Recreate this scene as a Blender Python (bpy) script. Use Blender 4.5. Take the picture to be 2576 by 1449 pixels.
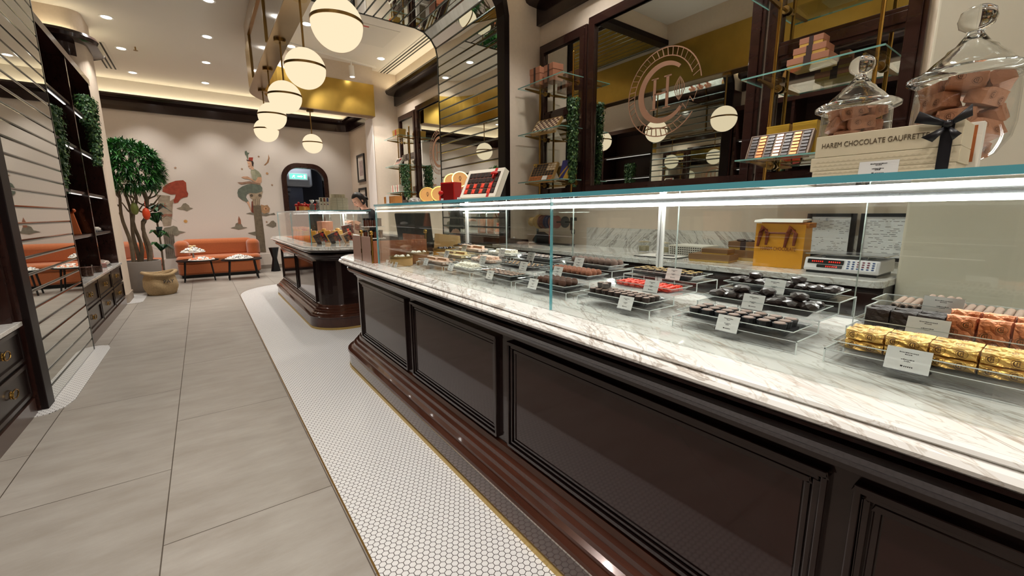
import bpy, bmesh, math, random
from mathutils import Vector, Matrix
from math import pi, sin, cos, radians as R_
for o in list(bpy.data.objects): bpy.data.objects.remove(o)
scene = bpy.context.scene
C = scene.collection
rnd = random.Random(7)
# ------------------------------------------------------------------ camera
cam = bpy.data.cameras.new('camera'); camo = bpy.data.objects.new('camera', cam); C.objects.link(camo)
cam.sensor_width = 36; cam.lens = 1059.9/2576*36; cam.clip_start = .02; cam.clip_end = 60
rot = Matrix(((0.8082, 0.1067, -0.5792), (-0.5889, 0.1371, -0.7965), (-0.00557, 0.9848, 0.1737)))
camo.matrix_world = Matrix.Translation((0, 0, 1.22)) @ rot.to_4x4()
scene.camera = camo
# ------------------------------------------------------------------ world, exposure
w = bpy.data.worlds.new('world'); scene.world = w; w.use_nodes = True
w.node_tree.nodes['Background'].inputs[0].default_value = (1, .96, .92, 1)
w.node_tree.nodes['Background'].inputs[1].default_value = .25
vs = scene.view_settings; vs.view_transform = 'Standard'; vs.look = 'None'; vs.gamma = 1; vs.use_curve_mapping = False
vs.exposure = 0.15
WARM = (1.0, .955, .895); NEUT = (1.0, .95, .88)
ZC = 3.75; XR = 3.18; XP = 2.70; XL = -.93; YE = 11.2; Y0 = 3.94; Y1 = 5.31
SPOT_W = 110
# ------------------------------------------------------------------ materials
MAT = {}
def lin(c):
    return tuple((x/12.92 if x <= .04045 else ((x+.055)/1.055)**2.4) for x in [v/255 for v in c])
def mat(name, rgb=(200,200,200), rough=.5, metal=0, spec=.5, coat=0, emit=None, es=0, noise=0, nscale=8, bump=0, bscale=60, sheen=0, trans=0, ior=1.45, alpha=1):
    if name in MAT: return MAT[name]
    m = bpy.data.materials.new(name); m.use_nodes = True; MAT[name] = m
    nt = m.node_tree; b = nt.nodes['Principled BSDF']; c = lin(rgb)+(1,)
    b.inputs['Base Color'].default_value = c; b.inputs['Roughness'].default_value = rough
    b.inputs['Metallic'].default_value = metal; b.inputs['Specular IOR Level'].default_value = spec
    b.inputs['Coat Weight'].default_value = coat; b.inputs['Coat Roughness'].default_value = .04
    b.inputs['IOR'].default_value = ior; b.inputs['Transmission Weight'].default_value = trans
    if sheen: b.inputs['Sheen Weight'].default_value = sheen
    if emit: b.inputs['Emission Color'].default_value = tuple(emit)+(1,); b.inputs['Emission Strength'].default_value = es
    if noise or bump:
        tc = nt.nodes.new('ShaderNodeTexCoord')
    if noise:
        n = nt.nodes.new('ShaderNodeTexNoise'); n.inputs['Scale'].default_value = nscale; n.inputs['Detail'].default_value = 6
        nt.links.new(tc.outputs['Object'], n.inputs['Vector'])
        r = nt.nodes.new('ShaderNodeMapRange'); r.inputs[1].default_value = .3; r.inputs[2].default_value = .7
        r.inputs[3].default_value = 1-noise; r.inputs[4].default_value = 1+noise*.6
        nt.links.new(n.outputs[0], r.inputs[0])
        h = nt.nodes.new('ShaderNodeVectorMath'); h.operation = 'SCALE'; h.inputs[0].default_value = c[:3]
        nt.links.new(r.outputs[0], h.inputs['Scale']); nt.links.new(h.outputs[0], b.inputs['Base Color'])
    if bump:
        n = nt.nodes.new('ShaderNodeTexNoise'); n.inputs['Scale'].default_value = bscale; n.inputs['Detail'].default_value = 4
        nt.links.new(tc.outputs['Object'], n.inputs['Vector'])
        bp = nt.nodes.new('ShaderNodeBump'); bp.inputs['Strength'].default_value = bump; bp.inputs['Distance'].default_value = .01
        nt.links.new(n.outputs[0], bp.inputs['Height']); nt.links.new(bp.outputs[0], b.inputs['Normal'])
    return m
def emis(name, col, s):
    if name in MAT: return MAT[name]
    m = bpy.data.materials.new(name); m.use_nodes = True; MAT[name] = m; nt = m.node_tree; nt.nodes.clear()
    e = nt.nodes.new('ShaderNodeEmission'); e.inputs[0].default_value = tuple(col)+(1,); e.inputs[1].default_value = s
    o = nt.nodes.new('ShaderNodeOutputMaterial'); nt.links.new(e.outputs[0], o.inputs[0]); return m
def clear(name, tint=(.97,.99,.98), refl=1.0, rough=.0, ior=1.5):
    """thin sheet of glass or acrylic: Fresnel mirror over a slightly tinted clear sheet"""
    if name in MAT: return MAT[name]
    m = bpy.data.materials.new(name); m.use_nodes = True; MAT[name] = m; nt = m.node_tree; nt.nodes.clear()
    t = nt.nodes.new('ShaderNodeBsdfTransparent'); t.inputs[0].default_value = tuple(tint)+(1,)
    g = nt.nodes.new('ShaderNodeBsdfGlossy'); g.inputs['Roughness'].default_value = rough; g.inputs[0].default_value = (refl,)*3+(1,)
    f = nt.nodes.new('ShaderNodeFresnel'); f.inputs[0].default_value = ior
    geo = nt.nodes.new('ShaderNodeNewGeometry')
    fm = nt.nodes.new('ShaderNodeMix'); fm.inputs['A'].default_value = ior; fm.inputs['B'].default_value = 1/ior
    # use the same Fresnel on both sides of the thin sheet
    nt.links.new(geo.outputs['Backfacing'], fm.inputs['Factor']); nt.links.new(fm.outputs['Result'], f.inputs[0])
    x = nt.nodes.new('ShaderNodeMixShader'); o = nt.nodes.new('ShaderNodeOutputMaterial')
    nt.links.new(f.outputs[0], x.inputs[0]); nt.links.new(t.outputs[0], x.inputs[1]); nt.links.new(g.outputs[0], x.inputs[2])
    nt.links.new(x.outputs[0], o.inputs[0]); return m
def N(nt, t, **k):
    n = nt.nodes.new(t)
    for a, v in k.items(): setattr(n, a, v)
    return n
def ramp(nt, stops):
    r = N(nt, 'ShaderNodeValToRGB'); e = r.color_ramp.elements
    while len(e) < len(stops): e.new(.5)
    for i, (p, c) in enumerate(stops): e[i].position = p; e[i].color = lin(c)+(1,)
    return r
def marble(name, ang=0.0, base=(226,224,219), vein=(178,168,158), warm=(214,200,188), scale=1.0, ax='XY'):
    m = mat(name, base, .12, coat=.5); nt = m.node_tree; b = nt.nodes['Principled BSDF']
    tc = N(nt, 'ShaderNodeTexCoord'); mp = N(nt, 'ShaderNodeMapping'); nt.links.new(tc.outputs['Object'], mp.inputs[0])
    rt = mp; rt.inputs['Rotation'].default_value = (0, 0, ang) if ax == 'XY' else (ang, 0, 0)
    if ax != 'XY':      # book matched slabs: veins meet in a chevron
        sp = N(nt, 'ShaderNodeSeparateXYZ'); nt.links.new(tc.outputs['Object'], sp.inputs[0])
        sb = N(nt, 'ShaderNodeMath', operation='SUBTRACT'); sb.inputs[1].default_value = 2.2; nt.links.new(sp.outputs[1], sb.inputs[0])
        ab = N(nt, 'ShaderNodeMath', operation='ABSOLUTE'); nt.links.new(sb.outputs[0], ab.inputs[0])
        cb = N(nt, 'ShaderNodeCombineXYZ'); nt.links.new(sp.outputs[0], cb.inputs[0]); nt.links.new(ab.outputs[0], cb.inputs[1]); nt.links.new(sp.outputs[2], cb.inputs[2])
        nt.links.new(cb.outputs[0], rt.inputs[0])
    mp = N(nt, 'ShaderNodeMapping'); nt.links.new(rt.outputs[0], mp.inputs[0])
    mp.inputs['Scale'].default_value = (2.6*scale, .6*scale, 2.0*scale) if ax == 'XY' else (2.2*scale, .45*scale, 2.8*scale)
    n1 = N(nt, 'ShaderNodeTexNoise'); n1.inputs['Scale'].default_value = 3.2; n1.inputs['Detail'].default_value = 9; n1.inputs['Distortion'].default_value = .9
    n1.inputs['Roughness'].default_value = .62
    nt.links.new(mp.outputs[0], n1.inputs[0])
    r1 = ramp(nt, [(0, base), (.462, base), (.486, vein), (.500, base), (.62, base), (.66, warm), (.71, base)])
    nt.links.new(n1.outputs[0], r1.inputs[0])
    n2 = N(nt, 'ShaderNodeTexNoise'); n2.inputs['Scale'].default_value = 11; n2.inputs['Detail'].default_value = 8; n2.inputs['Distortion'].default_value = 1.4
    nt.links.new(mp.outputs[0], n2.inputs[0])
    r2 = ramp(nt, [(0, (255,255,255)), (.47, (255,255,255)), (.5, (226,220,214)), (.53, (255,255,255)), (1, (246,243,240))])
    nt.links.new(n2.outputs[0], r2.inputs[0])
    mx = N(nt, 'ShaderNodeMix', data_type='RGBA', blend_type='MULTIPLY'); mx.inputs['Factor'].default_value = 1
    nt.links.new(r1.outputs[0], mx.inputs['A']); nt.links.new(r2.outputs[0], mx.inputs['B']); nt.links.new(mx.outputs['Result'], b.inputs['Base Color'])
    return m
def floor_mat():
    m = mat('grey_floor_tiles', (150,143,134), .38, spec=.35); nt = m.node_tree; b = nt.nodes['Principled BSDF']
    tc = N(nt, 'ShaderNodeTexCoord'); sp = N(nt, 'ShaderNodeSeparateXYZ'); nt.links.new(tc.outputs['Object'], sp.inputs[0])
    ax = N(nt, 'ShaderNodeMath', operation='ADD'); ax.inputs[1].default_value = .246+.6*10; nt.links.new(sp.outputs[0], ax.inputs[0])
    ay = N(nt, 'ShaderNodeMath', operation='ADD'); ay.inputs[1].default_value = -1.897+.6+12; nt.links.new(sp.outputs[1], ay.inputs[0])
    cb = N(nt, 'ShaderNodeCombineXYZ'); nt.links.new(ay.outputs[0], cb.inputs[0]); nt.links.new(ax.outputs[0], cb.inputs[1])
    br = N(nt, 'ShaderNodeTexBrick'); br.offset = .5; br.offset_frequency = 2; br.inputs['Scale'].default_value = 1
    br.inputs['Brick Width'].default_value = 1.2; br.inputs['Row Height'].default_value = .6
    br.inputs['Mortar Size'].default_value = .0022; br.inputs['Mortar Smooth'].default_value = 0
    br.inputs['Color1'].default_value = lin((158,152,144))+(1,); br.inputs['Color2'].default_value = lin((150,144,136))+(1,)
    br.inputs['Mortar'].default_value = lin((80,72,64))+(1,)
    nt.links.new(cb.outputs[0], br.inputs[0])
    n = N(nt, 'ShaderNodeTexNoise'); n.inputs['Scale'].default_value = 3; n.inputs['Detail'].default_value = 9; n.inputs['Roughness'].default_value = .65
    mp = N(nt, 'ShaderNodeMapping'); mp.inputs['Scale'].default_value = (1, 3, 1); nt.links.new(tc.outputs['Object'], mp.inputs[0]); nt.links.new(mp.outputs[0], n.inputs[0])
    r = ramp(nt, [(.3, (226,222,218)), (.7, (255,255,255))]); nt.links.new(n.outputs[0], r.inputs[0])
    mx = N(nt, 'ShaderNodeMix', data_type='RGBA', blend_type='MULTIPLY'); mx.inputs['Factor'].default_value = 1
    nt.links.new(br.outputs[0], mx.inputs['A']); nt.links.new(r.outputs[0], mx.inputs['B']); nt.links.new(mx.outputs['Result'], b.inputs['Base Color'])
    return m
def hex_mat():
    m = mat('white_hexagon_mosaic', (235,233,228), .3); nt = m.node_tree; b = nt.nodes['Principled BSDF']
    tc = N(nt, 'ShaderNodeTexCoord'); s = .0243
    mp = N(nt, 'ShaderNodeMapping'); mp.inputs['Scale'].default_value = (1/s, 1/s, 0); mp.inputs['Location'].default_value = (500, 500, 0)
    nt.links.new(tc.outputs['Object'], mp.inputs[0])
    r = (1, 1.7320508, 1); h = (.5, .8660254, .5)
    def cell(off):
        a = N(nt, 'ShaderNodeVectorMath', operation='SUBTRACT'); a.inputs[1].default_value = off; nt.links.new(mp.outputs[0], a.inputs[0])
        w_ = N(nt, 'ShaderNodeVectorMath', operation='MODULO'); w_.inputs[1].default_value = r; nt.links.new(a.outputs[0], w_.inputs[0])
        c = N(nt, 'ShaderNodeVectorMath', operation='SUBTRACT'); c.inputs[1].default_value = (h[0], h[1], 0); nt.links.new(w_.outputs[0], c.inputs[0])
        ab = N(nt, 'ShaderNodeVectorMath', operation='ABSOLUTE'); nt.links.new(c.outputs[0], ab.inputs[0])
        d = N(nt, 'ShaderNodeVectorMath', operation='DOT_PRODUCT'); d.inputs[1].default_value = (.5, .8660254, 0); nt.links.new(ab.outputs[0], d.inputs[0])
        sx = N(nt, 'ShaderNodeSeparateXYZ'); nt.links.new(ab.outputs[0], sx.inputs[0])
        mxx = N(nt, 'ShaderNodeMath', operation='MAXIMUM'); nt.links.new(d.outputs['Value'], mxx.inputs[0]); nt.links.new(sx.outputs[0], mxx.inputs[1])
        return mxx
    a, c = cell((0, 0, 0)), cell((.5, .8660254, 0))
    mn = N(nt, 'ShaderNodeMath', operation='MINIMUM'); nt.links.new(a.outputs[0], mn.inputs[0]); nt.links.new(c.outputs[0], mn.inputs[1])
    gt = N(nt, 'ShaderNodeMapRange'); gt.inputs[1].default_value = .442; gt.inputs[2].default_value = .460; nt.links.new(mn.outputs[0], gt.inputs[0])
    mx = N(nt, 'ShaderNodeMix', data_type='RGBA'); mx.inputs['A'].default_value = lin((214,212,210))+(1,); mx.inputs['B'].default_value = lin((48,43,40))+(1,)
    nt.links.new(gt.outputs[0], mx.inputs['Factor']); nt.links.new(mx.outputs['Result'], b.inputs['Base Color'])
    return m
FLOOR = floor_mat(); HEXM = hex_mat()
MARB = marble('veined_marble', .5, scale=.8, base=(233,231,227), vein=(182,172,162), warm=(220,207,197)); MARBS = marble('splash_marble', .8, ax='YZ', base=(214,212,206), vein=(142,136,130), warm=(170,160,152), scale=.7)
MARBC = marble('cabinet_marble', .5, scale=2)
def wood_mat(name, rgb, rough):
    m = mat(name, rgb, rough, spec=.4, coat=.45); nt = m.node_tree; b = nt.nodes['Principled BSDF']; b.inputs['Coat Roughness'].default_value = .03
    tc = N(nt, 'ShaderNodeTexCoord'); mp = N(nt, 'ShaderNodeMapping'); mp.inputs['Scale'].default_value = (14, 1.2, 5); nt.links.new(tc.outputs['Object'], mp.inputs[0])
    n = N(nt, 'ShaderNodeTexNoise'); n.inputs['Scale'].default_value = 3; n.inputs['Detail'].default_value = 8; n.inputs['Distortion'].default_value = .6; nt.links.new(mp.outputs[0], n.inputs[0])
    r = ramp(nt, [(.3, tuple(v*.9 for v in rgb)), (.7, tuple(v*1.08 for v in rgb))]); nt.links.new(n.outputs[0], r.inputs[0]); nt.links.new(r.outputs[0], b.inputs['Base Color'])
    return m
WOOD = wood_mat('dark_mahogany', (46,27,23), .2); WOODR = wood_mat('red_mahogany', (62,34,24), .16); WOODD = mat('dark_wood', (32,19,17), .35, coat=.3); WOODB = mat('black_brown_moulding', (30,19,18), .18, spec=.4, coat=.3)
CREAM = mat('cream_wall', (214,198,180), .8, noise=.03, nscale=30, bump=.03, bscale=200)
CREAMY = mat('pale_cream_plaster', (228,220,200), .85)
CEIL = mat('ceiling_paint', (222,214,204), .9)
PINKW = mat('pinkish_cream_wall', (208,199,190), .85, noise=.02, nscale=60, bump=.04, bscale=300)
BRASS = mat('brass', (176,138,70), .22, 1); BRUSH = mat('brushed_gold', (178,146,72), .33, 1, noise=.12, nscale=5); BEAMB = mat('satin_bronze', (160,132,96), .28, 1, noise=.08, nscale=4)
BRONZE = mat('aged_brass', (150,118,66), .3, 1)
def mirror_mat():
    m = mat('mirror_glass', (212,216,212), .012, 1); return m
MIRR = mirror_mat(); MIRD = mat('mirror_dark_edge', (60,66,62), .25, 1); MIRB = mat('mirror_groove', (120,126,122), .12, 1)
JARC = clear('jar_clear_glass', (.985,.99,.99), ior=1.5); GLASS = clear('clear_glass'); ACRYL = clear('clear_acrylic', (.975,.98,.98), ior=1.49); GTOP = clear('glass_top', (.95,.98,.97))
GEDGE = mat('teal_glass_edge', (92,166,178), .08, spec=.8, coat=1)
REDGE = mat('pale_acrylic_edge', (214,220,218), .08, spec=.8)
BLACK = mat('black_plastic', (16,16,18), .35); BLK2 = mat('black_metal', (14,14,16), .4)
WHITE = mat('white_card', (236,232,228), .6); INK = mat('printed_ink', (60,55,55), .7)
STEEL = mat('brushed_steel', (190,192,194), .2, 1)
LEDW = emis('white_led', (1, .97, .92), 21); LEDC = emis('cove_led', (1, .88, .60), 20); DOWN = emis('downlight_glow', (1, .97, .92), 14)
GLOBE = emis('opal_globe', (1.0, .81, .54), .94)
LEDS = emis('shelf_led', (1, .93, .85), 1.1)
# ------------------------------------------------------------------ lamps of the room, plus added fill lamps
def spot(name, loc, power, ang=95, col=WARM, target=None, rad=.05, blend=.6):
    l = bpy.data.lights.new(name, 'SPOT'); l.energy = power; l.color = col; l.spot_size = R_(ang); l.spot_blend = blend; l.shadow_soft_size = rad
    o = bpy.data.objects.new(name, l); C.objects.link(o); o.location = loc
    if target: o.rotation_euler = (Vector(target)-Vector(loc)).to_track_quat('-Z', 'Y').to_euler()
    return o
DOWNS = [(x, y) for x in (-.71, .35) for y in (-1.2, .4, 1.9, 2.9, 6.61, 7.9, 9.18, 10.55)] + [(1.42, 10.6), (2.4, 10.6), (2.67, 5.84), (2.68, 7.32), (1.43, 6.63), (1.39, 7.6), (-1.8, 10.55), (-1.8, 9.2), (1.45, 9.3),
         (2.66, 2.9), (2.66, .9)]  # this pair is added to light the service side
for (x, y) in DOWNS:
    near_wall = y > 10.4
    spot('downlight_lamp', (x, y, ZC-.012), SPOT_W, 100 if not near_wall else 84, rad=.05 if x < 2 else .12)
TRACK = [((1.66, 7.0, 3.47), (2.2, 7.9, 2.6)), ((2.23, 7.5, 3.47), (2.5, 7.9, 2.4)), ((1.95, 2.1, 3.47), (3.1, 1.9, 1.5)), ((1.95, 1.5, 3.47), (2.75, .25, 1.3))]  # the last spot is added to brighten the right wall
for p, t in TRACK:
    spot('track_lamp', p, 62, 64, NEUT, t, .03)
# ------------------------------------------------------------------ mesh helpers
class MB:
    def __init__(s): s.v = []; s.f = []; s.m = []; s.mi = 0
    def add(s, vs, fs, T=None):
        n = len(s.v); s.v += [tuple((T @ Vector(v)) if T else v) for v in vs]; s.f += [tuple(i+n for i in f) for f in fs]; s.m += [s.mi]*len(fs); return s
    def mat(s, i): s.mi = i; return s
    def box(s, a, b, T=None):
        x0, y0, z0 = a; x1, y1, z1 = b
        return s.add([(x0,y0,z0),(x1,y0,z0),(x1,y1,z0),(x0,y1,z0),(x0,y0,z1),(x1,y0,z1),(x1,y1,z1),(x0,y1,z1)],
                     [(3,2,1,0),(4,5,6,7),(0,1,5,4),(1,2,6,5),(2,3,7,6),(3,0,4,7)], T)
    def cb(s, c, d, T=None): return s.box([c[i]-d[i]/2 for i in range(3)], [c[i]+d[i]/2 for i in range(3)], T)
    def prism(s, poly, z0, z1, T=None, axis='z'):
        n = len(poly)
        f = {'z': lambda p, h: (p[0], p[1], h), 'y': lambda p, h: (p[0], h, p[1]), 'x': lambda p, h: (h, p[0], p[1])}[axis]
        vs = [f(p, z0) for p in poly]+[f(p, z1) for p in poly]
        ar = sum(poly[i][0]*poly[(i+1)%n][1]-poly[(i+1)%n][0]*poly[i][1] for i in range(n))
        flip = (ar > 0) == (axis == 'y')
        fs = [tuple(range(n))[::-1], tuple(range(n, 2*n))]+[(i, (i+1)%n, (i+1)%n+n, i+n) for i in range(n)]
        if flip: fs = [q[::-1] for q in fs]
        return s.add(vs, fs, T)
    def lathe(s, prof, n=24, T=None, a0=0, a1=2*pi):
        full = abs(a1-a0-2*pi) < 1e-6; k = n if full else n+1
        vs = [(r*cos(a0+(a1-a0)*i/n), r*sin(a0+(a1-a0)*i/n), z) for (r, z) in prof for i in range(k)]
        fs = []
        for j in range(len(prof)-1):
            for i in range(n):
                a = j*k+i; b = j*k+(i+1)%k
                fs.append((a, b, b+k, a+k))
        return s.add(vs, fs, T)
    def cyl(s, p0, p1, r0, r1=None, n=12, cap=True):
        r1 = r0 if r1 is None else r1; p0 = Vector(p0); p1 = Vector(p1); d = p1-p0
        T = Matrix.Translation(p0) @ d.to_track_quat('Z', 'Y').to_matrix().to_4x4(); L = d.length
        pr = [(r0, 0), (r1, L)]
        if cap: pr = [(1e-5, 0)]+pr+[(1e-5, L)]
        return s.lathe(pr, n, T)
    def tube(s, pts, r, n=8):
        pts = [Vector(p) for p in pts]; rr = r if isinstance(r, (list, tuple)) else [r]*len(pts); vs = []; fs = []
        up = Vector((0, 0, 1))
        for i, p in enumerate(pts):
            d = (pts[min(i+1, len(pts)-1)]-pts[max(i-1, 0)]).normalized()
            u = d.cross(up) if abs(d.dot(up)) < .95 else d.cross(Vector((1, 0, 0))); u.normalize(); q = d.cross(u)
            vs += [tuple(p+(u*cos(2*pi*k/n)+q*sin(2*pi*k/n))*rr[i]) for k in range(n)]
        for i in range(len(pts)-1):
            for k in range(n): fs.append((i*n+k, i*n+(k+1)%n, (i+1)*n+(k+1)%n, (i+1)*n+k))
        fs.append(tuple(range(n))[::-1]); fs.append(tuple(range((len(pts)-1)*n, len(pts)*n)))
        return s.add(vs, fs)
    def sphere(s, c, r, n=16, m=10, sc=(1, 1, 1), T=None):
        T2 = Matrix.Translation(c) @ Matrix.Diagonal((sc[0], sc[1], sc[2], 1))
        if T: T2 = T @ T2
        return s.lathe([(max(r*sin(pi*j/m), 1e-5), -r*cos(pi*j/m)) for j in range(m+1)], n, T2)
    def sweep(s, path, prof, closed=False):
        """profile (outward d, z) swept along a plan polyline (outside is to the right of travel)"""
        n = len(path); k = len(prof); vs = []
        for i, p in enumerate(path):
            a = Vector(path[i-1] if (i or closed) else p); b = Vector(p); c = Vector(path[(i+1) % n] if (i < n-1 or closed) else p)
            d1 = (b-a).normalized() if (b-a).length > 1e-9 else (c-b).normalized(); d2 = (c-b).normalized() if (c-b).length > 1e-9 else d1
            n1 = Vector((d1.y, -d1.x)); n2 = Vector((d2.y, -d2.x)); m = (n1+n2).normalized(); q = 1/max(.3, m.dot(n1))
            vs += [(p[0]+m.x*d*q, p[1]+m.y*d*q, z) for d, z in prof]
        fs = []
        for i in range(n if closed else n-1):
            for j in range(k-1):
                a = i*k+j; b = ((i+1) % n)*k+j; fs.append((a, b, b+1, a+1))
        if not closed: fs += [tuple(range(k)), tuple(range((n-1)*k, n*k))[::-1]]
        return s.add(vs, fs)
    def mesh(s, name, mats, smooth=False):
        me = bpy.data.meshes.new(name); me.from_pydata(s.v, [], s.f)
        for m in (mats if isinstance(mats, (list, tuple)) else [mats]): me.materials.append(m)
        for p, i in zip(me.polygons, s.m): p.material_index = i
        bm = bmesh.new(); bm.from_mesh(me); bmesh.ops.remove_doubles(bm, verts=bm.verts, dist=1e-5); bmesh.ops.recalc_face_normals(bm, faces=bm.faces); bm.to_mesh(me); bm.free()
        if smooth:
            me.shade_smooth()
            try: me.set_sharp_from_angle(angle=R_(38 if smooth is True else smooth))
            except Exception: pass
        return me
def put(name, mb, mats, parent=None, smooth=False, bevel=0, loc=None, rot=None, seg=2, subsurf=0):
    me = mb.mesh(name, mats, smooth) if isinstance(mb, MB) else mb
    o = bpy.data.objects.new(name, me); C.objects.link(o)
    if parent: o.parent = parent
    if loc: o.location = loc
    if rot: o.rotation_euler = rot
    if bevel:
        m = o.modifiers.new('bevel', 'BEVEL'); m.width = bevel; m.segments = seg; m.limit_method = 'ANGLE'; m.angle_limit = R_(40)
    if subsurf:
        m = o.modifiers.new('subd', 'SUBSURF'); m.levels = m.render_levels = subsurf
    return o
def tag(o, label, cat, group=None):
    o['label'] = label; o['category'] = cat
    if group: o['group'] = group
    return o
def thing(name, label, cat, loc=(0, 0, 0), rz=0, group=None):
    o = bpy.data.objects.new(name, None); C.objects.link(o); o.empty_display_size = .05
    o.location = loc; o.rotation_euler = (0, 0, rz); return tag(o, label, cat, group)
def struct(name, mb, mats, parent=None, **k):
    o = put(name, mb, mats, parent, **k)
    if not parent: o['kind'] = 'structure'
    return o
def dup(r, loc, rot=None, label=None, group=None, scale=None):
    c = r.copy(); C.objects.link(c); c.location = loc
    if rot is not None: c.rotation_euler = rot if not isinstance(rot, (int, float)) else (0, 0, rot)
    if scale: c.scale = scale
    if label: c['label'] = label
    if group: c['group'] = group
    for ch in list(r.children):
        d = ch.copy(); C.objects.link(d); d.parent = c
        for g in list(ch.children):
            e = g.copy(); C.objects.link(e); e.parent = d
    return c
def textmesh(name, body, size, m, parent=None, T=None, depth=.0006, align='CENTER', shear=0, width=None):
    cu = bpy.data.curves.new(name, 'FONT'); cu.body = body; cu.size = size; cu.align_x = align; cu.align_y = 'CENTER'; cu.extrude = depth; cu.shear = shear
    tmp = bpy.data.objects.new(name, cu); C.objects.link(tmp); bpy.context.view_layer.update()
    me = bpy.data.meshes.new_from_object(tmp.evaluated_get(bpy.context.evaluated_depsgraph_get())); bpy.data.objects.remove(tmp); bpy.data.curves.remove(cu)
    if width:
        xs = [v.co.x for v in me.vertices]; k = width/(max(xs)-min(xs)); me.transform(Matrix.Diagonal((k, 1, 1, 1)))
    if T: me.transform(T)
    me.materials.clear(); me.materials.append(m); me.name = name
    o = bpy.data.objects.new(name, me); C.objects.link(o)
    if parent: o.parent = parent
    return o
def rounded(x0, y0, x1, y1, r, n=6, corners=(1, 1, 1, 1)):
    out = []
    for i, (cx, cy, a) in enumerate([(x1-r, y1-r, 0), (x0+r, y1-r, pi/2), (x0+r, y0+r, pi), (x1-r, y0+r, 1.5*pi)]):
        if corners[i]:
            for k in range(n+1): t = a+pi/2*k/n; out.append((cx+r*cos(t), cy+r*sin(t)))
        else: out.append([(x1, y1), (x0, y1), (x0, y0), (x1, y0)][i])
    return out
# faces that look in -X: text drawn in local XY goes to a wall at given x, reading left to right towards -Y
FACE_NX = Matrix(((0, 0, -1, 0), (-1, 0, 0, 0), (0, 1, 0, 0), (0, 0, 0, 1)))
FACE_NY = Matrix(((1, 0, 0, 0), (0, 0, -1, 0), (0, 1, 0, 0), (0, 0, 0, 1)))
PIECES = {}
def piece(nm, d, m, parent, loc, bev=.0012):
    k = (nm, tuple(round(v, 4) for v in d), m.name)
    if k not in PIECES: PIECES[k] = MB().cb((0, 0, 0), d).mesh(nm, m)
    o = bpy.data.objects.new(nm, PIECES[k]); C.objects.link(o); o.parent = parent; o.location = loc
    b = o.modifiers.new('bevel', 'BEVEL'); b.width = bev; b.segments = 1
    return o
# ------------------------------------------------------------------ the room
struct('floor', MB().box((-3.2, -2.6, -.1), (3.6, 11.4, 0)), FLOOR)
struct('ceiling', MB().box((-3.2, -2.6, ZC), (3.6, 11.4, ZC+.1)), CEIL)
struct('wall_front', MB().box((-3.2, -2.6, 0), (3.6, -2.5, ZC)), CREAM)
DX0, DX1, DZ = 1.70, 2.50, 2.30
def arch(x0, x1, z1, r, n=8):
    return [(x0, 0)]+[(x0+r-r*cos(pi/2*k/n), z1-r+r*sin(pi/2*k/n)) for k in range(n+1)]+[(x1-r+r*sin(pi/2*k/n), z1-r+r*cos(pi/2*k/n)) for k in range(n+1)]+[(x1, 0)]
struct('wall_end', MB().prism([(-3.2, 0)]+arch(DX0, DX1, DZ, .26)+[(3.6, 0), (3.6, ZC), (-3.2, ZC)], YE, YE+.12, axis='y'), PINKW)
m = MB(); o_ = arch(DX0-.11, DX1+.1, DZ+.11, .36); i_ = arch(DX0+.0, DX1-.0, DZ, .26)
m.prism(o_+i_[::-1], YE-.05, YE+.14, axis='y')
struct('door_1', m, WOOD, bevel=.008)
hall = MB().box((1.1, 12.9, 0), (3.3, 13, 2.9)).box((1.0, YE+.13, 0), (1.1, 13, 2.9)).box((3.2, YE+.13, 0), (3.3, 13, 2.9)).box((1.0, YE+.13, 2.7), (3.3, 13, 2.8))
struct('wall_corridor', hall, mat('dark_blue_wall', (52,54,66), .6))
struct('wall_left', MB().box((-3.2, 8.5, 0), (-2.6, 11.3, ZC)).box((-3.2, -2.5, 0), (-1.42, 8.5, ZC)), CREAM)
struct('wall_right', MB().box((XR, -2.5, 0), (3.6, 11.3, ZC)), CREAM)
struct('wall_right_pier', MB().prism(rounded(XP, -2.5, 3.3, .54, .012, 3), 0, ZC), CREAMY)
struct('wall_far_pier', MB().box((XP, 8.0, 0), (3.3, 8.38, ZC)), CREAM)
struct('trim_1', MB().box((XP-.012, 7.985, 0), (XP+.005, 8.38, 2.95)), mat('lit_pier_paint', (228,218,212), .6))  # white sheet paints in the light caught by the pier's aisle face
# rounded column between the shelves and the seating corner
col = rounded(-1.9, 7.84, -.96, 8.58, .16, 8, (1, 0, 0, 1))
struct('wall_column', MB().prism(col, .12, ZC), CREAM)
struct('baseboard_column', MB().prism(rounded(-1.9, 7.83, -.945, 8.595, .16, 8, (1, 0, 0, 1)), 0, .12), mat('greige_skirting', (150,136,122), .6))
struct('baseboard_end', MB().box((-2.6, YE-.02, .09), (DX0-.11, YE, .34)).box((DX1+.1, YE-.02, .09), (XR, YE, .34)), mat('pale_dado', (205,196,186), .5))
struct('baseboard_end_lower', MB().box((-2.6, YE-.03, 0), (DX0-.11, YE, .09)), mat('grey_skirting', (140,130,120), .5))
# cream bulkheads over the shelves and above the brass beam
struct('wall_left_upper', MB().box((-1.5, -.6, 2.94), (-1.2, 3.80, ZC)), CREAM)
def beam_path(off=0, y0=-2.4, x1=XP):
    cx, cy, r = 1.60, 7.13, .78+off
    return [(cx-r, y0)]+[(cx-r*cos(pi/2*k/14), cy+r*sin(pi/2*k/14)) for k in range(15)]+[(x1, cy+r)]
pl = beam_path(.075)+beam_path(-.075)[::-1]
struct('trim_2', MB().prism(pl, 3.45, ZC), CREAM)
struct('wall_far_bulkhead', MB().box((1.75, 8.0, 2.96), (XP, 8.2, ZC)), CREAM)
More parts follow.
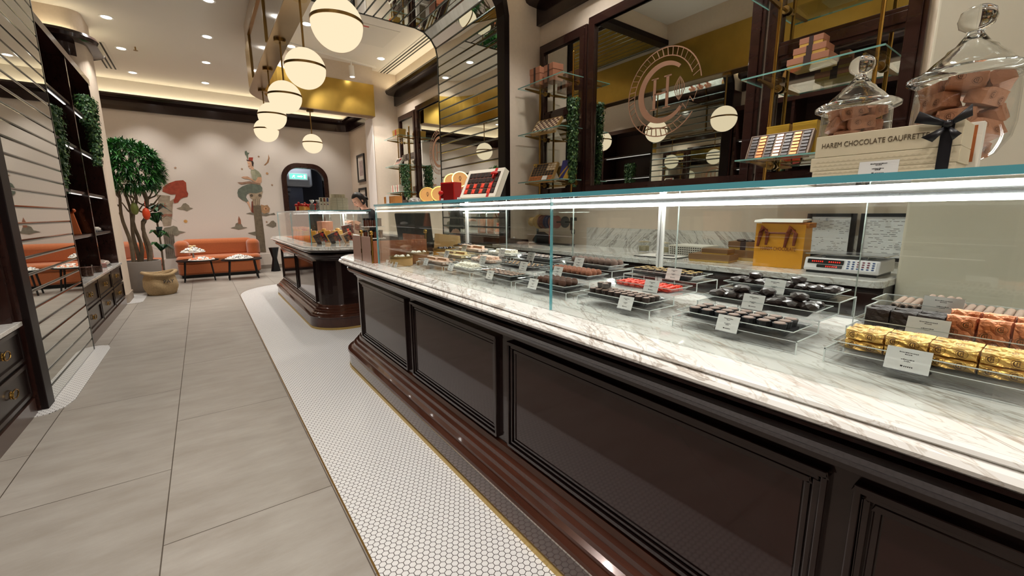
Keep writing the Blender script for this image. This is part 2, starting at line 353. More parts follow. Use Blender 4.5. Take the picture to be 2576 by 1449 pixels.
# white hexagon mosaic runs
poly = [(.365, -2.5), (.365, 7.55)]+[(.365+.75*(1-cos(a)), 7.55+.95*sin(a)) for a in [pi/2*k/10 for k in range(1, 11)]]+[(2.6, 8.5), (2.6, -2.5)]
struct('trim_3', MB().prism(poly, 0, .004), HEXM)
edge = poly[:13]
struct('trim_4', MB().sweep(edge, [(0, 0), (0, .005), (-.006, .005), (-.006, 0)]), BRONZE)
pl = [(-1.4, 3.66), (-1.02, 3.68), (-.9, 3.70), (-.84, 3.78), (-.815, 3.9), (-.815, 5.28), (-.84, 5.4), (-.90, 5.44), (-1.4, 5.44)]
struct('trim_5', MB().prism(pl, 0, .004), HEXM)
struct('trim_6', MB().prism(rounded(-1.5, 7.86, -.80, 8.72, .12), 0, .004), HEXM)
# ---- crown moulding with a cove light
CROWN = [(0, 3.2), (.05, 3.2), (.05, 3.37), (.15, 3.375), (.19, 3.39), (.21, 3.43), (.195, 3.465), (.165, 3.47), (.16, 3.445), (0, 3.445)]
def crown(path, n):
    s = struct('trim_%d' % n, MB().sweep(path, CROWN), WOODB, smooth=True)
    put('cove_light', MB().sweep(path, [(.06, 3.447), (.085, 3.447), (.085, 3.455), (.06, 3.455), (.06, 3.447)]), LEDC, s)
r = .2
leftc = [(-1.42, 7.84), (-1.20, 7.84)]+[(-1.20+.16*sin(a), 8.0-.16*cos(a)) for a in [pi/2*k/6 for k in range(1, 7)]]+[(-1.04, 8.42)]+[(-1.20+.16*cos(a), 8.42+.16*sin(a)) for a in [pi/2*k/6 for k in range(1, 7)]]+[(-2.6, 8.58)]
crown(leftc, 7)
r = .3
crown([(-2.6, 8.62), (-2.6, YE), (XR-r, YE)]+[(XR-r*(1-sin(a)), YE-r*(1-cos(a))) for a in [pi/2*k/6 for k in range(1, 7)]]+[(XR, 8.38)], 8)
crown([(XR, 8.0), (XR, 5.33)], 9)
crown([(XR, 3.83), (XR, .54)], 10)
crown([(-1.2, -.6), (-1.2, 3.78)], 11)
# ---- mirrored arch across the aisle
def arch_path(off=0, z0=0.0):
    r = .3+off
    L = [(XL-off, z0), (XL-off, 3.2)]; n = 4
    L += [(XL+.3-r*cos(pi/2*k/n), 3.2+r*sin(pi/2*k/n)) for k in range(1, n+1)]
    L += [(XP-.3, 3.5+off)]
    L += [(XP-.3+r*sin(pi/2*k/n), 3.2+r*cos(pi/2*k/n)) for k in range(1, n+1)]
    return L+[(XP+off, z0)]
def resample(path, step):
    out = [Vector(path[0])]; acc = 0
    for a, b in zip(path, path[1:]):
        a = Vector(a); b = Vector(b); L = (b-a).length; k = max(1, round(L/step))
        for i in range(1, k+1): out.append(a+(b-a)*i/k)
    return out
ar = thing('mirrored_arch', 'arch of long mirror strips with dark edging, spanning the aisle', 'mirror arch', (0, (Y0+Y1)/2, 0))
ar.location = (0, 0, 0)
pts = resample(arch_path(), .105)
mm = MB()
cen = Vector((.9, 1.6))
for a, b in zip(pts, pts[1:]):
    d = (b-a).normalized(); nrm = Vector((d.y, -d.x))
    if nrm.dot(cen-(a+b)/2) < 0: nrm = -nrm
    e = .008; h = .0022
    g_ = .0022; a = a+d*g_; b = b-d*g_; sec = [a, a+d*e+nrm*h, b-d*e+nrm*h, b]; ye = [Y0, Y0+e, Y1-e, Y1]
    n0 = len(mm.v)
    for j, y in enumerate(ye):
        for i, p in enumerate(sec):
            q = p
            if j in (0, 3) and i in (1, 2): q = p-nrm*h
            mm.v.append((q.x, y, q.y))
    for j in range(3):
        for i in range(3):
            mm.f.append((n0+j*4+i, n0+j*4+i+1, n0+j*4+i+5, n0+j*4+i+4)); mm.m.append(0 if (i == 1 and j == 1) else 1)
put('mirror_strips', mm, [MIRR, MIRB], ar)
put('backing', MB().prism(arch_path(.001)+arch_path(.006)[::-1], Y0, Y1, axis='y'), mat('dark_backing', (30,34,32), .4), ar)
def band(y0, y1, off0, off1):
    a = arch_path(off0); b = arch_path(off1)[::-1]
    return MB().prism(a+b, y0, y1, axis='y')
put('edge_frame', band(3.80, Y0, -.012, .05), mat('dark_frame', (24,15,14), .4, spec=.2), ar, bevel=.005)
put('edge_frame', band(Y1, 5.335, -.004, .05), MIRD, ar)
out = [(-1.6, 0), (-1.6, ZC-.001), (3.3, ZC-.001), (3.3, 0)]
struct('wall_arch', MB().prism(arch_path(.02)+out[::-1], 3.83, 5.33, axis='y'), CREAM)
put('side_panel', MB().box((-1.6, 3.795, 0), (XL-.02, 3.829, 3.2)), WOOD, ar)
# ---- ceiling fittings
cl = None
for i, (x, y) in enumerate(DOWNS):
    if cl is None:
        cl = thing('downlight', '', 'ceiling light', (x, y, ZC-.006))
        put('trim_ring', MB().lathe([(.052, .004), (.075, .0), (.078, .006)], 24), mat('white_metal', (235,232,226), .4), cl, smooth=True)
        put('lamp_face', MB().lathe([(1e-4, .002), (.053, .002)], 24), DOWN, cl); o = cl
    else: o = dup(cl, (x, y, ZC-.006))
    o['label'] = ('round recessed downlight in the ceiling over the counters and service side' if x > .8 else 'round recessed downlight in the cream ceiling, in the row over the aisle' if x > 0 else 'round recessed downlight in the ceiling, in the row on the left side of the aisle')  # the near service-side pair is added for its light
    o['group'] = 'recessed downlights over the counters' if x > .8 else 'recessed downlights over the aisle' if x > 0 else 'recessed downlights over the left side'
def grille(name, x, y0, y1, lab):
    t = thing('air_slot_diffuser', lab, 'air vent', (x, (y0+y1)/2, ZC))
    put('frame', MB().box((-.1, -(y1-y0)/2, -.006), (.1, (y1-y0)/2, -.001)), mat('vent_white', (214,206,196), .6), t)
    for k in (-1, 0, 1): put('slot', MB().box((k*.055-.012, -(y1-y0)/2+.02, -.0075), (k*.055+.012, (y1-y0)/2-.02, -.0062)), mat('vent_dark', (50,44,38), .8), t)
grille('a', 2.96, 6.0, 8.1, 'long three slot air diffuser in the ceiling left of the right hand crown')
grille('b', -.98, 9.0, 10.5, 'three slot air diffuser in the ceiling behind the cream column')
def track(p0, p1, heads, lab):
    c = (Vector(p0)+Vector(p1))/2; d = Vector(p1)-Vector(p0); a = math.atan2(d.y, d.x)
    t = thing('track_light', lab, 'track light', (c.x, c.y, ZC), a); L = d.length
    WM = mat('white_metal', (235,232,226), .4)
    put('rail', MB().box((-L/2, -.017, -.022), (L/2, .017, -.001)), WM, t)
    for h, tl in heads:
        m = MB(); m.cyl((h, 0, -.02), (h, 0, -.09), .012); m.cyl((h, 0, -.09), (h+tl*.04, 0, -.26), .042, .042, 20)
        s = put('spotlight_head', m, WM, t, smooth=True)
        m = MB().cyl((h+tl*.04, 0, -.2605), (h+tl*.0405, 0, -.264), .036, .036, 20)
        put('lamp_face', m, DOWN, s)
track((1.35, 7.45, 0), (2.75, 7.78, 0), [(-.42, .1), (.25, .2)], 'white ceiling track with two spotlights in front of the gold band')
track((1.9, 1.0, 0), (1.9, 3.2, 0), [(0, .2), (-.6, .2)], 'white ceiling track above the back counter with a spotlight and an added fill head')  # the offset head is added to brighten the right wall
sp = MB().cyl((-.53, 8.98, ZC), (-.53, 8.98, ZC-.05), .008).cyl((-.53, 8.98, ZC-.05), (-.53, 8.98, ZC-.053), .03)
tag(put('sprinkler', sp, BRONZE), 'small sprinkler head in the ceiling over the left aisle side', 'sprinkler')
sp = MB().cyl((2.14, 5.8, ZC), (2.14, 5.8, ZC-.05), .008).cyl((2.14, 5.8, ZC-.05), (2.14, 5.8, ZC-.053), .03)
tag(put('sprinkler', sp, WHITE), 'small white sprinkler head in the ceiling beside the mirrored arch', 'sprinkler')
hatch = thing('access_panel', 'flush square access panel with a small red tag in the ceiling', 'access panel', (2.1, 6.5, ZC-.002))
put('panel', MB().box((-.45, -.35, -.002), (.45, .35, 0)), mat('hatch_paint', (214,206,196), .9), hatch)
put('red_tag', MB().box((-.06, -.28, -.003), (.04, -.245, -.002)), mat('red_sticker', (190,40,36), .5), hatch)
# ---- brass beam and pendants
bm_ = thing('brass_beam', 'hanging L-shaped brushed brass beam above the counters with framed mirror side', 'brass beam', (0, 0, 0))
ZB = 2.93
def strip(off, z0, z1, th, y0=-2.4):
    return MB().prism(beam_path(off, y0)+beam_path(off-th, y0)[::-1], z0, z1)
put('bottom_plate', strip(.09, ZB, ZB+.012, .18), BEAMB, bm_)
put('inner_side', strip(-.078, ZB+.012, 3.46, .012), BRUSH, bm_)
pth = beam_path(.09, -2.4); k = 1
put('outer_side', MB().prism([(.73, -2.4), (.73, 6.6), (.738, 6.6), (.738, -2.4)], ZB+.012, 3.46), mat('polished_panel', (205,200,192), .10, 1), bm_)
cv = [p for p in beam_path(.088) if p[1] > 6.59]; cv = [(.732, 6.6)]+cv[1:]; cv2 = [(p[0]+.0, p[1]) for p in beam_path(.078) if p[1] > 6.59][::-1]
put('curved_end', MB().prism(cv+cv2[:-1]+[(.742, 6.6)], ZB+.012, 3.46), BRUSH, bm_)
for y in (6.57, 5.2, 3.85, 2.5, 1.15, -.2):
    put('post', MB().box((.715, y-.012, ZB+.012), (.731, y+.012, 3.46)), BRONZE, bm_)
put('top_rail', MB().box((.712, -2.4, 3.44), (.731, 6.585, 3.465)), BRONZE, bm_)
PX = .82
def pendant(x, y, lab):
    t = thing('globe_pendant', lab, 'pendant light', (x, y, ZB), 0)
    put('canopy', MB().lathe([(1e-4, -.025), (.055, -.025), (.055, 0), (1e-4, 0)], 24), BRONZE, t, smooth=True)
    put('stem', MB().cyl((0, 0, -.025), (0, 0, -.385), .0085, n=12), BRONZE, t, smooth=True)
    put('globe', MB().sphere((0, 0, -.535), .155, 40, 24), GLOBE, t, smooth=True)
    put('ring', MB().lathe([(.1545, -.53), (.158, -.53), (.158, -.512), (.1545, -.512)], 48), BRONZE, t, smooth=True)
    return t
p0 = pendant(PX, 1.95, 'opal globe pendant out of frame above the counter')
labs = ['largest opal globe pendant, highest in the row, hanging from the brass beam', 'second opal globe pendant in the row below the largest one', 'third opal globe pendant in the row, middle of the five in line',
        'fourth opal globe pendant in the row, overlapping the fifth', 'farthest and lowest globe in the row of five, at the rounded end of the beam', 'single small opal globe pendant hanging from the gold band near the archway']
PEND = [(PX, 2.98), (PX, 3.98), (PX, 5.02), (PX+.01, 6.05), (.88, 7.08), (1.65, 7.94)]
for (x, y), l in zip(PEND, labs): dup(p0, (x, y, ZB), None, l, 'globe pendants on the brass beam')
p0['label'] = 'opal globe pendant over the nearest end of the counter, seen only in the mirrors'; p0['group'] = 'globe pendants on the brass beam'
p0.location = (PX, 1.0, ZB)
for ch in p0.children: pass
for (x, y) in PEND+[(PX, 1.0), (PX, 1.95)]:
    l = bpy.data.lights.new('pendant_glow', 'POINT'); l.energy = 9; l.color = (1, .80, .55); l.shadow_soft_size = .16
# ------------------------------------------------------------------ counters
PANELW = mat('polished_panel_wood', (40,22,20), .07, spec=.42, coat=.12)
for m_ in (PANELW, WOODB, WOOD, WOODR): m_.node_tree.nodes['Principled BSDF'].inputs['Specular Tint'].default_value = (1, .80, .76, 1)
def corner(cx, cy, r, a0, a1, n=8): return [(cx+r*cos(a0+(a1-a0)*k/n), cy+r*sin(a0+(a1-a0)*k/n)) for k in range(n+1)]
XB = .95
main_path = [(1.62, 3.65)]+corner(XB+.30, 3.35, .30, pi/2, pi)+[(XB, -1.6)]
isl_path = [(1.62, 7.62)]+corner(XB+.28, 7.34, .28, pi/2, pi)+corner(XB+.26, 4.96, .26, pi, 1.5*pi)+[(1.62, 4.70)]
BODY = [(-.01, .20), (0, .20), (0, .80), (-.01, .80)]
PLINTH = [(0, .005), (.098, .005), (.098, .125), (.106, .13), (.11, .142), (.106, .154), (.082, .158), (.078, .172), (.062, .182), (.058, .198), (.04, .204), (.036, .222), (.018, .228), (.012, .25), (0, .256)]
CORN = [(0, .735), (.012, .738), (.014, .75), (.03, .758), (.034, .77), (.05, .776), (.066, .786), (.072, .80), (.07, .812), (.05, .818), (.048, .826), (.09, .832), (.098, .842), (.094, .85), (0, .85)]
MTOP = [(0, .85), (.098, .85), (.114, .852), (.126, .859), (.13, .867), (.124, .875), (.112, .877), (.106, .879), (.112, .884), (.110, .890), (.10, .893), (0, .893)]
def seg_panels(t, path, spans, kind):
    pass
def counter(nm, label, path, back, y_panels, end=None):
    t = thing(nm, label, 'counter', (0, 0, 0))
    xb = 1.62
    fill = [p for p in path]
    ys = [p[1] for p in path]; y0, y1 = min(ys), max(ys)
    inner = path
    put('body', MB().prism(path+([(xb, path[-1][1])] if path[-1][0] < xb-.01 else []), .1, .85), WOODB, t)
    put('plinth', MB().sweep(path, PLINTH), WOODR, t, smooth=25)
    put('brass_kick_strip', MB().sweep(path, [(.0985, .004), (.102, .004), (.102, .027), (.0985, .027)]), mat('kick_brass', (196,168,104), .4, .9), t)
    put('cornice', MB().sweep(path, CORN), WOODB, t, smooth=25)
    top = MB().sweep(path, MTOP)
    cap = []
    n = len(path)
    ml = MB().sweep(path, [(.10, .893), (.09, .8935)])
    pts = [ml.v[i*2] for i in range(n)]
    top.prism([(p[0], p[1]) for p in pts]+[(xb, pts[-1][1])] if pts[-1][0] < xb-.01 else [(p[0], p[1]) for p in pts], .86, .8932)
    put('marble_top', top, MARB, t, smooth=25)
    # raised frames around the front panels
    for (a, b) in y_panels:
        f = MB()
        for (d, wd, h) in ((0, .012, .020), (.016, .010, .013), (.030, .012, .007)):
            za, zb, ya, yb = .268+d, .722-d, a+d, b-d
            for q in ((ya, za, yb, za+wd), (ya, zb-wd, yb, zb), (ya, za+wd, ya+wd, zb-wd), (yb-wd, za+wd, yb, zb-wd)):
                f.box((XB-h, q[0], q[1]), (XB+.003, q[2], q[3]))
        put('panel_frame', f, WOODB, t, bevel=.003)
        put('panel', MB().box((XB-.0035, a+.045, .312), (XB+.002, b-.045, .678)), PANELW, t)
    return t
counter('display_counter', 'long dark wood counter with white marble top in the right foreground', main_path, 1.62, [(-1.30, .20), (.24, 1.32), (1.40, 2.30), (2.38, 3.30)])
counter('display_counter', 'farther dark wood counter with marble top and rounded corner beyond the first', isl_path, 1.62, [(4.96, 6.02), (6.10, 7.28)])
def glass_case(label, x0, x1, y0, y1, zt, seams, posts, leds):
    t = thing('glass_case', label, 'display case', (0, 0, .893))
    z0 = .893; z0 = .8942; t.location = (0, 0, 0); g = .008
    ys = [y0]+seams+[y1]
    for a, b in zip(ys, ys[1:]):
        put('front_pane', MB().box((x0, a+.002, z0+.001), (x0+g, b-.002, zt-.014)), GLASS, t)
    for s in ys[1:]:
        put('pane_edge', MB().box((x0-.001, s-.0015, z0+.001), (x0+g+.001, s+.0015, zt-.014)), GEDGE, t)
    put('end_pane', MB().box((x0+g, y1-g, z0+.001), (x1, y1, zt-.014)), GLASS, t)
    if y0 > 0: put('end_pane', MB().box((x0+g, y0, z0+.001), (x1, y0+g, zt-.014)), GLASS, t); put('pane_edge', MB().box((x0-.001, y0-.002, z0), (x0+g, y0+.002, zt-.014)), GEDGE, t)
    put('top_pane', MB().box((x0-.004, y0-.006, zt-.012), (x1+.03, y1+.006, zt)), GTOP, t)
    e = MB().box((x0-.006, y0-.008, zt-.0125), (x0-.0042, y1+.008, zt+.0005)).box((x0-.004, y1+.0062, zt-.0125), (x1+.03, y1+.008, zt+.0005))
    if y0 > 0: e.box((x0-.004, y0-.008, zt-.0125), (x1+.03, y0-.0062, zt+.0005))
    put('top_edge', e, GEDGE, t)
    for y in posts: put('post', MB().box((x1-.012, y-.013, z0), (x1+.004, y-.003, zt-.013)).box((x1-.012, y+.003, z0), (x1+.004, y+.013, zt-.013)), mat('led_lit_paint', (214,214,212), .4, .4), t, bevel=.001)  # posts coloured pale to paint in the glow of the LED strip
    put('led_rail', MB().box((x1-.035, y0+.02, zt-.022), (x1-.005, y1-.02, zt-.0125)), STEEL, t)
    put('led_strip', MB().box((x1-.055, y0+.03, zt-.036), (x1-.012, y1-.03, zt-.0225)), LEDW, t)
    yy = y0
    k = 0
    while yy < y1-.2:
        b = min(yy+.62, y1)
        put('rear_door', MB().box((x1+.002*(k % 2)*4, yy, z0+.002), (x1+.006+.008*(k % 2), b, zt-.036)), GLASS, t)
        put('door_edge', MB().box((x1+.004, b-.0012, z0+.002), (x1+.012, b, zt-.036)), mat('door_glass_edge', (150,158,154), .2), t)
        yy = b; k += 1
    put('rear_track', MB().box((x1-.004, y0, z0), (x1+.02, y1, z0+.006)), STEEL, t)
    return t
ZT = 1.283
glass_case('frameless glass display case with lit strip on the nearest marble counter', .93, 1.60, -1.45, 2.80, ZT, [1.06], [1.10, 2.76], None)
glass_case('smaller frameless glass case with lit strip on the farther counter', .93, 1.56, 4.95, 7.25, 1.27, [6.1], [6.0], None)
# ------------------------------------------------------------------ back counter behind the case
bc = thing('back_counter', 'marble topped dark back counter along the right hand wall', 'counter', (0, 0, 0))
put('cabinet', MB().box((2.54, .545, .08), (XR-.001, 3.795, .865)).box((2.60, .545, 0), (XR-.001, 3.795, .08)), WOODD, bc)
for k in range(5):
    y = .56+k*.645
    put('door', MB().box((2.525, y, .12), (2.54, y+.62, .84)), WOOD, bc, bevel=.004)
put('marble_top', MB().prism(rounded(2.50, .542, XR-.001, 3.795, .05, 4, (0, 0, 1, 0)), .866, .90), MARB, bc, bevel=.004)
put('splashback', MB().box((XR-.018, .545, .90), (XR-.001, 3.05, 1.08)), MARBS, bc)
bc2 = thing('back_counter', 'dark back counter in the farther wall recess behind the archway pillar', 'counter', (0, 0, 0))
put('cabinet', MB().box((2.54, 5.35, 0), (XR-.001, 7.99, .865)), WOODD, bc2)
put('marble_top', MB().box((2.50, 5.345, .866), (XR-.001, 7.99, .90)), MARB, bc2, bevel=.004)
# ------------------------------------------------------------------ framed wall mirrors
def frame_rect(m, x, y0, y1, z0, z1, wd, steps=((0, .030), (.3, .042), (.62, .024))):
    """moulded frame, members wd wide, standing off a wall at x towards -X"""
    for f, h in steps:
        a = f*wd; b = wd-(0)
        for q in ((y0+a, z0+a, y1-a, z0+wd), (y0+a, z1-wd, y1-a, z1-a), (y0+a, z0+wd, y0+wd, z1-wd), (y1-wd, z0+wd, y1-a, z1-wd)):
            m.box((x-h, q[0], q[1]), (x, q[2], q[3]))
def big_mirror(y0, y1, lab):
    t = thing('wall_mirror', lab, 'mirror', (0, 0, 0)); z0, z1 = 1.40, 3.03
    m = MB(); frame_rect(m, XR, y0, y1, z0, z1, .085); put('frame', m, WOOD, t, bevel=.004)
    put('mirror_pane', MB().box((XR-.012, y0+.08, z0+.08), (XR-.006, y1-.08, z1-.08)), MIRR, t)
    # round monogram printed on the mirror
    E = mat('rose_gold_print', (178,136,112), .35, .6); cy = (y0+y1)/2-.03; cz = 2.19; x = XR-.0135
    def P(ring, nm):
        m = MB(); m.prism(ring, x-.001, x, axis='x'); return m
    m = MB()
    def arcband(r0, r1, a0, a1, n=48, ey=1.0):
        o = [(cy-r1*ey*cos(a0+(a1-a0)*k/n), cz+r1*sin(a0+(a1-a0)*k/n)) for k in range(n+1)]
        i = [(cy-r0*ey*cos(a0+(a1-a0)*k/n), cz+r0*sin(a0+(a1-a0)*k/n)) for k in range(n+1)]
        for k in range(n): m.prism([o[k], o[k+1], i[k+1], i[k]], x-.001, x, axis='x')
    arcband(.335, .343, R_(8), R_(325)); arcband(.272, .279, R_(20), R_(312))
    for k in range(36):
        a = R_(14+k*8.5)
        if 78 < math.degrees(a) < 0: continue
        c, s_ = cos(a), sin(a); tx, tz = -s_*.0035, c*.0035
        m.prism([(cy-(.277*c)+tx, cz+.277*s_+tz), (cy-.337*cos(a+.05)+tx, cz+.337*sin(a+.05)+tz), (cy-.337*cos(a+.05)-tx, cz+.337*sin(a+.05)-tz), (cy-.277*c-tx, cz+.277*s_-tz)], x-.001, x, axis='x')
    # letter C with swelling stroke
    n = 40; a0, a1 = R_(48), R_(322)
    for k in range(n):
        def pt(u):
            a = a0+(a1-a0)*u; w_ = .012+.030*math.sin(pi*u)**1.3; 
            return (cy-(.222-w_)*cos(a), cz+(.222-w_)*sin(a)), (cy-.236*cos(a), cz+.236*sin(a))
        i0, o0 = pt(k/n); i1, o1 = pt((k+1)/n)
        m.prism([o0, o1, i1, i0], x-.001, x, axis='x')
    for dy in (.075, -.045):        # letter H
        m.box((x-.001, cy+dy-.013, cz-.12), (x, cy+dy+.013, cz+.12))
        for s_ in (-1, 1): m.box((x-.001, cy+dy-.034, cz+s_*.12-.005), (x, cy+dy+.034, cz+s_*.12+.005))
    m.box((x-.001, cy-.045, cz-.008), (x, cy+.075, cz+.004))
    # cocoa pod outline
    for q in (-1, -.55, 0, .55, 1):
        L = [(cy-.155+q*.042*sin(pi*k/12), cz-.09+.18*k/12) for k in range(13)]
        for a, b in zip(L, L[1:]): m.prism([(a[0]-.0022, a[1]), (b[0]-.0022, b[1]), (b[0]+.0022, b[1]), (a[0]+.0022, a[1])], x-.001, x, axis='x')
    # zigzag wave at the lower edge
    L = [(cy-.16-.03*k, cz-.17+(.03 if k % 2 else -.03)+.02*k) for k in range(6)]
    for a, b in zip(L, L[1:]): m.prism([(a[0], a[1]-.004), (b[0], b[1]-.004), (b[0], b[1]+.004), (a[0], a[1]+.004)], x-.001, x, axis='x')
    put('monogram', m, E, t)
def side_mirror(y0, y1, lab):
    t = thing('wall_mirror', lab, 'mirror', (0, 0, 0)); z0, z1 = 1.40, 2.99
    m = MB(); frame_rect(m, XR, y0, y1, z0, z1, .085); m.box((XR-.03, y0+.08, 2.19), (XR, y1-.08, 2.30)); m.box((XR-.038, y0+.08, 2.215), (XR, y1-.08, 2.275))
    put('frame', m, WOOD, t, bevel=.004)
    for a, b in ((z0+.08, 2.19), (2.30, z1-.08)):
        put('mirror_pane', MB().box((XR-.012, y0+.08, a), (XR-.006, y1-.08, b)), MIRR, t)
big_mirror(1.47, 3.08, 'big dark framed wall mirror with a round monogram, in the middle of the right side')
side_mirror(3.10, 3.80, 'narrow dark framed mirror behind the glass shelves left of the big mirror')
side_mirror(.66, 1.45, 'narrow dark framed mirror behind the brass shelves at upper right')
big_mirror(5.55, 7.12, 'dark framed mirror with monogram, partly hidden by the mirrored pillar')
side_mirror(7.14, 7.90, 'narrow dark framed mirror behind the farthest brass shelves')
# ------------------------------------------------------------------ brass and glass wall shelves
def shelf_unit(y0, y1, levels, lab, xf=2.84, xb=3.12, zt=2.7, zb=1.40):
    t = thing('glass_shelf_rack', lab, 'shelf', (0, 0, 0)); ins = .09
    for y in (y0+ins, y1-ins):
        put('rod', MB().cyl((3.07, y, zb), (3.07, y, zt), .011, n=12).sphere((3.07, y, zt+.008), .014, 10, 6), BRASS, t, smooth=True)
    for z in levels:
        put('glass_shelf', MB().box((xf, y0, z), (xb, y1, z+.008)), GTOP, t)
        put('shelf_edge', MB().box((xf-.001, y0, z-.0005), (xf+.001, y1, z+.0085)).box((xf, y0-.001, z), (xb, y0+.0005, z+.008)).box((xf, y1-.0005, z), (xb, y1+.001, z+.008)), mat('shelf_glass_edge', (120,168,160), .1, coat=1), t)
        for y in (y0+ins, y1-ins):
            b = MB().prism([(xf+.03, z-.004), (3.07, z-.004), (3.07, z-.034), (xf+.03, z-.014)], y-.007, y+.007, axis='y')
            b.cyl((3.07, y, z-.02), (XR-.02, y, z-.02), .009).cyl((XR-.045, y, z-.02), (XR-.03, y, z-.02), .024, n=16)
            put('bracket', b, BRONZE, t, smooth=True)
    return t
shelf_unit(3.10, 3.78, (1.545, 2.035, 2.505), 'three tier glass shelves on brass rods beside the narrow mirror near the pillar', zt=2.74)
shelf_unit(.74, 1.44, (1.545, 2.035, 2.505), 'glass shelves on brass rods behind the candy jars', zt=2.95)
shelf_unit(7.14, 7.84, (1.60, 2.06, 2.54), 'farthest glass shelves on brass rods beside the cream pier', zt=2.70)
# ------------------------------------------------------------------ left hand wall cabinets
def left_unit(label, y0, y1, bays, ncol):
    t = thing('wall_cabinet', label, 'cabinet', (0, 0, 0)); XF = -.965; XK = -1.40
    put('plinth', MB().box((XK, y0, 0), (XF+.005, y1, .10)), mat('plinth_wood', (70,42,34), .3, coat=.4), t)
    put('base', MB().box((XK, y0, .10), (XF-.01, y1, .565)), WOODD, t)
    put('marble_top', MB().box((XK, y0, .566), (XF+.02, y1, .592)), MARBC, t, bevel=.003)
    wc = (y1-y0)/ncol
    for r in range(2):
        for c in range(ncol):
            ya, yb = y0+c*wc+.02, y0+(c+1)*wc-.02; za, zb = .125+r*.225, .125+r*.225+.205
            f = MB()
            for q in ((ya, za, yb, za+.022), (ya, zb-.022, yb, zb), (ya, za+.022, ya+.022, zb-.022), (yb-.022, za+.022, yb, zb-.022)):
                f.box((XF-.01, q[0], q[1]), (XF+.006, q[2], q[3]))
            f.box((XF-.01, ya, za), (XF-.004, yb, zb))
            d = put('drawer', f, mat('drawer_lacquer', (34,23,21), .22, spec=.3), t, bevel=.002)
            yc, zc = (ya+yb)/2, (za+zb)/2
            h = MB().lathe([(1e-4, .006), (.02, .006), (.024, 0)], 16, Matrix.Translation((XF-.004, yc, zc)) @ Matrix.Rotation(pi/2, 4, 'Y'))
            h.tube([(XF+.012, yc-.048*cos(a), zc-.024*sin(a)+.004) for a in [pi*2*k/16 for k in range(17)]], .004, 6)
            put('ring_pull', h, BRASS, d, smooth=True)
    put('back_panel', MB().box((XK-.02, y0, .592), (XK, y1, 2.92)), mat('cabinet_back', (48,26,20), .4), t)
    ny = [y0+.02]+[y0+(y1-y0)*k/bays+.03 for k in range(1, bays)]+[y1-.02]
    for y in ny: put('upright', MB().box((XK, y-.02, .592), (XF-.01, y+.02, 2.92)), WOOD, t)
    put('head_rail', MB().box((XK, y0, 2.86), (XF, y1, 2.935)), WOOD, t)
    for z in (1.0, 1.45, 1.93, 2.38):
        for a, b in zip(ny, ny[1:]):
            put('shelf', MB().box((XK, a+.02, z), (XF-.03, b-.02, z+.028)), WOODD, t)
            put('shelf_light', MB().box((XF-.07, a+.06, z-.006), (XF-.055, b-.06, z-.001)), LEDS, t)
    return t
left_unit('tall dark wood shelving with drawers between mirrored pillar and cream column', 5.34, 7.83, 2, 3)
left_unit('nearest dark shelving with drawers at the left edge', .2, 3.765, 4, 6)
# ------------------------------------------------------------------ partition beside the glass case
pt = thing('divider_panel', 'copper toned divider panel with brass ball posts at the end of the near glass case', 'divider', (0, 0, 0))
CU = mat('rose_leather', (168,138,124), .28, .35, noise=.05, nscale=12); CU2 = mat('copper_panel', (176,108,76), .25, .4)
put('front_panel', MB().box((.905, 2.86, .894), (.915, 3.28, 1.07)), CU, pt, bevel=.002)
put('side_panel', MB().box((.915, 2.835, .894), (1.30, 2.845, 1.045)), CU2, pt, bevel=.002)
put('rear_panel', MB().box((1.30, 2.86, .894), (1.31, 3.28, 1.07)), CU2, pt)
for (x, y) in ((.91, 2.85), (.91, 3.07), (1.30, 2.85)):
    put('post', MB().cyl((x, y, .894), (x, y, 1.085), .0075).sphere((x, y, 1.098), .015, 14, 10).cyl((x, y, .95), (x, y, .98), .010), BRASS, pt, smooth=True)
# ------------------------------------------------------------------ stepped acrylic stands, trays, price cards
MTZ = .8937
STEP = [(1.08, .924), (1.205, .954), (1.33, .984)]; XE = 1.465
def stand(y0, y1, lab):
    t = thing('acrylic_riser', lab, 'display stand', (0, 0, 0)); th = .003
    o = [(1.08, MTZ+.0005), (1.08, .924), (1.205, .924), (1.205, .954), (1.335, .954), (1.335, .984), (XE, .984), (XE, MTZ+.0005)]
    i = [(XE-th, MTZ+.0005), (XE-th, .984-th), (1.335+th, .984-th), (1.335+th, .954-th), (1.205+th, .954-th), (1.205+th, .924-th), (1.08+th, .924-th), (1.08+th, MTZ+.0005)]
    put('stepped_sheet', MB().prism(o+i, y0, y1, axis='y'), ACRYL, t)
    m = MB(); e = .0013
    for y in (y0, y1):
        for a, b in zip(o, o[1:]):
            lo = (min(a[0], b[0])-e*.5, y-e, min(a[1], b[1])-e*.5); hi = (max(a[0], b[0])+e, y+e, max(a[1], b[1])+e)
            m.box(lo, hi)
    for a in o[1:7]: m.box((a[0]-e*.5, y0, a[1]-e*.4), (a[0]+e*.5, y1, a[1]+e*.6))
    put('polished_edges', m, REDGE, t)
    return t
COLS = {'A': (.0, .315), 'B': (.37, .69), 'C': (.77, 1.08), 'D': (1.14, 1.46), 'E': (1.49, 1.82), 'F': (1.85, 2.13), 'G': (2.16, 2.52)}
RNAME = ['front', 'middle', 'back']
CDESC = {'A': 'nearest the right edge', 'B': 'second from the right', 'C': 'third from the right', 'D': 'at the teal glass seam', 'E': 'just left of the teal seam', 'F': 'in the white sweets group', 'G': 'next to the round tins'}
for k, (a, b) in COLS.items(): stand(a, b, 'clear stepped riser on the marble, '+CDESC[k])
